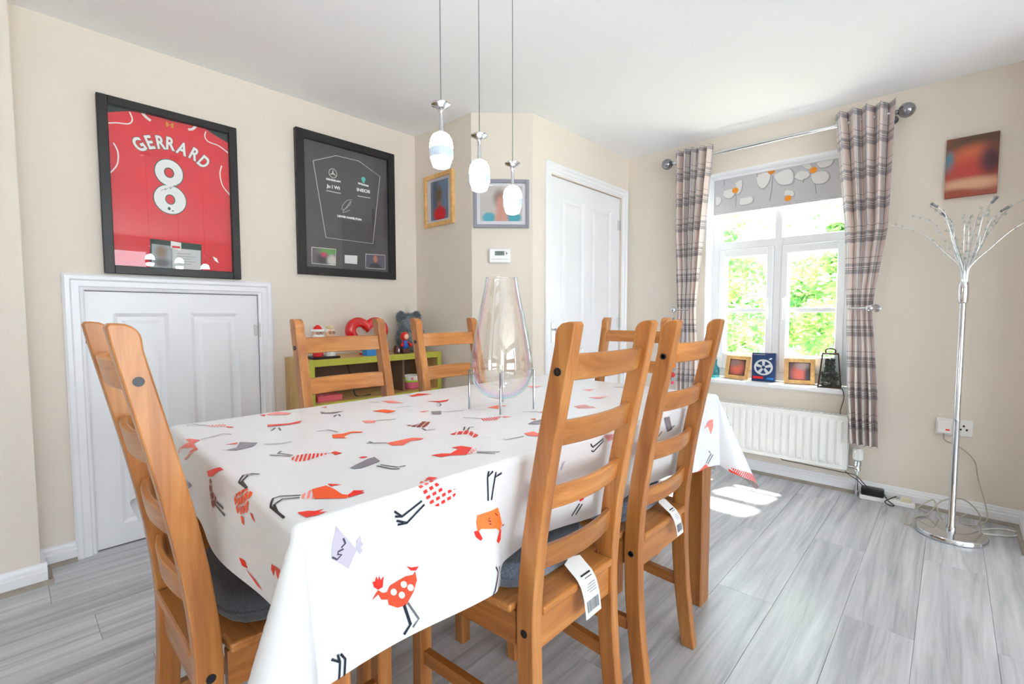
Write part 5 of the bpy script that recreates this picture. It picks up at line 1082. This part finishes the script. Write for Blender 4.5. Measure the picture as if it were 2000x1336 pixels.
mb = MB(); mb.box(-lb, lb, -lb, lb, 0, .004); mb.build('base_plate', 'bronze', ln); mb = MB(); mb.box(-lt_, lt_, -lt_, lt_, lh, lh+.004); mb.build('cap', 'bronze', ln)
mb = MB(); mb.tube(smooth_path([(-.022, 0, lh), (-.024, 0, lh+.022), (0, 0, lh+.03), (.024, 0, lh+.022), (.022, 0, lh)], 5), .004, 8); mb.build('handle', 'bronze', ln, 60)
for i, (s, q, s2_, q2) in enumerate(((-1, -1, 1, -1), (1, -1, 1, 1), (1, 1, -1, 1), (-1, 1, -1, -1))):
    mb = MB(); mb.add([lc(s, q, .004), lc(s2_, q2, .004), lc(s2_, q2, lh), lc(s, q, lh)], [(0, 1, 2, 3)]); mb.build('glass_panel', 'clear_glass', ln, recalc=False)
rnd = random.Random(4); mb = MB()
for i in range(420):
    z = rnd.uniform(.006, .17)**1.0; w = (lb+(lt_-lb)*z/lh)*.8*(1 if z < .09 else .65); p = Vector((rnd.uniform(-w, w), rnd.uniform(-w, w), z)); a = Vector((rnd.gauss(0, 1), rnd.gauss(0, 1), rnd.gauss(0, 1))).normalized(); b_ = a.orthogonal().normalized(); s = .011; mb.add([p-a*s, p+b_*s*.5, p+a*s, p-b_*s*.5], [(0, 1, 2, 3)])
gr = mb.build('greenery', 'leaf_dark', ln, recalc=False); gr['kind'] = 'stuff'
bt = thing('teal_bottle', 'small teal glass bottle at the end of the window sill', 'bottle', (-1.205, 3.40, OZ0))
mb = MB(); mb.lathe([(.026, 0), (.03, .004), (.03, .055), (.024, .075), (.012, .09), (.011, .12), (.014, .124), (.014, .13), (.011, .13)], 22); mb.build('bottle_glass', 'teal_glass', bt, 50); mb = MB(); mb.lathe([(0, .124), (.010, .124), (.012, .145), (0, .146)], 16); mb.build('stopper', 'bead_grey', bt, 50)
cable('lantern_cable', [(-.485, 3.40, OZ0+.006), (-.455, 3.35, OZ0+.004), (-.445, 3.345, .56), (-.455, 3.335, .50), (-.46, 3.345, .47), (-.455, 3.37, .40), (-.45, 3.37, .20), (-.42, 3.33, .13), (-.36, 3.30, .10), (-.325, 3.30, .06), (-.31, 3.30, .045)], .0022, 'cable_dark', 'thin dark cable running from the lantern down behind the radiator')
cable('radiator_cable', [(-.80, 3.35, .165), (-.75, 3.31, .138), (-.66, 3.29, .140), (-.55, 3.285, .138), (-.45, 3.285, .135), (-.37, 3.29, .13), (-.33, 3.295, .09), (-.29, 3.30, .05)], .0025, 'cable_dark', 'dark cable slung along the underside of the radiator')

# ============================================================ SOCKET, EXTENSION LEAD, FLOOR LAMP
so = thing('wall_socket', 'white double wall socket with plug in one half, behind the floor lamp', 'socket', (.033, YW, .415))
MB().box(-.072, .072, -.012, 0, 0, .086, .003).build('face_plate', 'white_plastic', so)
for x, z in ((.036, .055), (.024, .036), (.048, .036)): MB().box(x-.004, x+.004, -.0126, -.0115, z-.005, z+.005).build('pin_hole', 'black_plastic', so)
MB().box(.010, .018, -.015, -.011, .056, .070, .001).build('rocker_switch', 'white_plastic', so)
pg = thing('mains_plug', 'white mains plug with red neon switch in the double socket', 'plug', (.033, YW-.012, .415)); MB().box(-.066, -.012, -.035, 0, .012, .076, .005).build('plug_body', 'white_plastic', pg); MB().box(-.033, -.017, -.0365, -.034, .028, .036, .001).build('neon_switch', 'red_switch', pg)
ex = thing('extension_lead', 'white extension socket bar on the floor against the skirting', 'extension lead', (-.225, 3.318, 0), radians(3))
MB().box(-.125, .12, -.024, .024, 0, .026, .005).build('bar_body', 'white_plastic', ex)
for x in (-.07, .0, .07):
    for dx, dy in ((0, .010), (-.010, -.008), (.010, -.008)): MB().box(x+dx-.003, x+dx+.003, dy-.002, dy+.002, .0255, .0266).build('pin_hole', 'black_plastic', ex)
ad = thing('power_adapter', 'black power adapter plugged into the extension lead', 'adapter', (-.290, 3.313, .0266), radians(3)); MB().box(-.052, .052, -.026, .026, 0, .042, .005).build('adapter_body', 'black_plastic', ad); MB().box(-.048, .048, -.0268, -.0258, .034, .036).build('seam', 'cable_dark', ad)
pg2 = thing('mains_plug', 'cream mains plug in the far end of the extension lead', 'plug', (-.145, 3.322, .0266), radians(3)); mb = MB(); mb.prism([(-.024, -.02), (.024, -.02), (.02, .024), (-.02, .024)], 0, .02, 'xy'); mb.build('plug_body', 'cream_plastic', pg2); MB().tube([(0, .02, .01), (.012, .034, .012)], .004, 8).build('cord_grip', 'cream_plastic', pg2, 40)
cable('tangled_cable', [(-.24, 3.29, .06), (-.22, 3.275, .03), (-.19, 3.27, .008), (-.21, 3.262, .006), (-.23, 3.27, .02), (-.20, 3.28, .045), (-.185, 3.30, .05)], .003, 'cable_dark', 'dark looped cable between the adapter and the cream plug')
cable('white_flex', [(-.105, 3.32, .012), (-.07, 3.30, .006), (-.05, 3.24, .005), (-.10, 3.16, .005), (-.05, 3.18, .03), (.0, 3.22, .10), (.08, 3.25, .12), (.14, 3.24, .06), (.12, 3.2, .006), (.05, 3.22, .006), (.10, 3.26, .05)], .0032, 'cable_grey', 'pale flex looping behind the chrome lamp base')
cable('socket_flex', [(-.006, 3.345, .425), (.0, 3.34, .39), (.06, 3.352, .36), (.115, 3.352, .30), (.13, 3.345, .22), (.155, 3.335, .12), (.17, 3.30, .03), (.13, 3.24, .006), (.08, 3.21, .006)], .003, 'cable_grey', 'pale flex hanging from the wall socket to the floor')
cable('floor_flex', [(.14, 3.14, .004), (.19, 3.16, .004), (.25, 3.20, .004), (.28, 3.26, .004), (.24, 3.28, .004), (.19, 3.25, .004), (.15, 3.20, .004)], .0035, 'toy_white', 'white flex lying on the floor in the corner by the lamp')
cable('lamp_flex', [(-.04, 3.155, .006), (-.07, 3.17, .02), (-.10, 3.10, .02), (-.11, 3.03, .005), (-.14, 3.06, .005), (-.12, 3.14, .03), (-.06, 3.2, .08), (-.03, 3.21, .10), (-.01, 3.2, .04), (.01, 3.2, .006)], .003, 'cable_grey', 'thin pale lamp flex coiled beside the chrome base')
lp = thing('floor_lamp', 'chrome floor lamp with arching wire branches carrying crystal beads', 'floor lamp', (.037, 3.03, 0))
mb = MB(); mb.lathe([(0, 0), (.125, 0), (.13, .003), (.13, .018), (.126, .023), (.05, .026), (0, .026)], 56); mb.build('base', 'chrome', lp, 40)
mb = MB(); mb.lathe([(.018, .026), (.018, .04), (.013, .05), (.0125, .55), (.013, .552), (.013, .558), (.0115, .56), (.0115, 1.10), (.017, 1.105), (.0185, 1.13), (.0185, 1.18), (.015, 1.20), (0, 1.2)], 24); mb.build('pole', 'chrome', lp, 40)
rnd = random.Random(12); crys = []
NB = 16
for k in range(NB):
    a = 2*pi*k/NB+.2+rnd.uniform(-.1, .1); rr_ = [.28, .15, .23, .08][k % 4]*rnd.uniform(.92, 1.08); hh = [.30, .37, .36, .33][k % 4]*rnd.uniform(.95, 1.05)
    if sin(a) > .2: rr_ = min(rr_, .27/max(.3, sin(a)))
    d = Vector((cos(a), sin(a), 0))
    path = smooth_path([d*.010+Vector((0, 0, 1.17)), d*.014+Vector((0, 0, 1.26)), d*(.03+rr_*.18)+Vector((0, 0, 1.18+hh*.55)), d*rr_*.6+Vector((0, 0, 1.18+hh*.86)), d*rr_+Vector((0, 0, 1.18+hh))], 6)
    mb = MB(); mb.tube(path, [.0026-.0012*i/len(path) for i in range(len(path))], 7); br_ = mb.build('branch', 'chrome', lp, 60)
    if k % 4 == 1: mb = MB(); mb.tube([path[-4], path[-1]], [.005, .006], 8); mb.build('bulb_holder', 'dark_chrome', br_, 40)
    mb = MB()
    for j in range(9, len(path), 2):
        p = path[j]+Vector((rnd.uniform(-.008, .008), rnd.uniform(-.008, .008), rnd.uniform(-.004, .008))); s = rnd.uniform(.004, .007)
        mb.add([p+Vector(v)*s for v in ((1, 0, 0), (-1, 0, 0), (0, 1, 0), (0, -1, 0), (0, 0, 1.3), (0, 0, -1.3))], [(0, 2, 4), (2, 1, 4), (1, 3, 4), (3, 0, 4), (2, 0, 5), (1, 2, 5), (3, 1, 5), (0, 3, 5)])
    mb.build('crystals', 'clear_glass', br_)['kind'] = 'stuff'
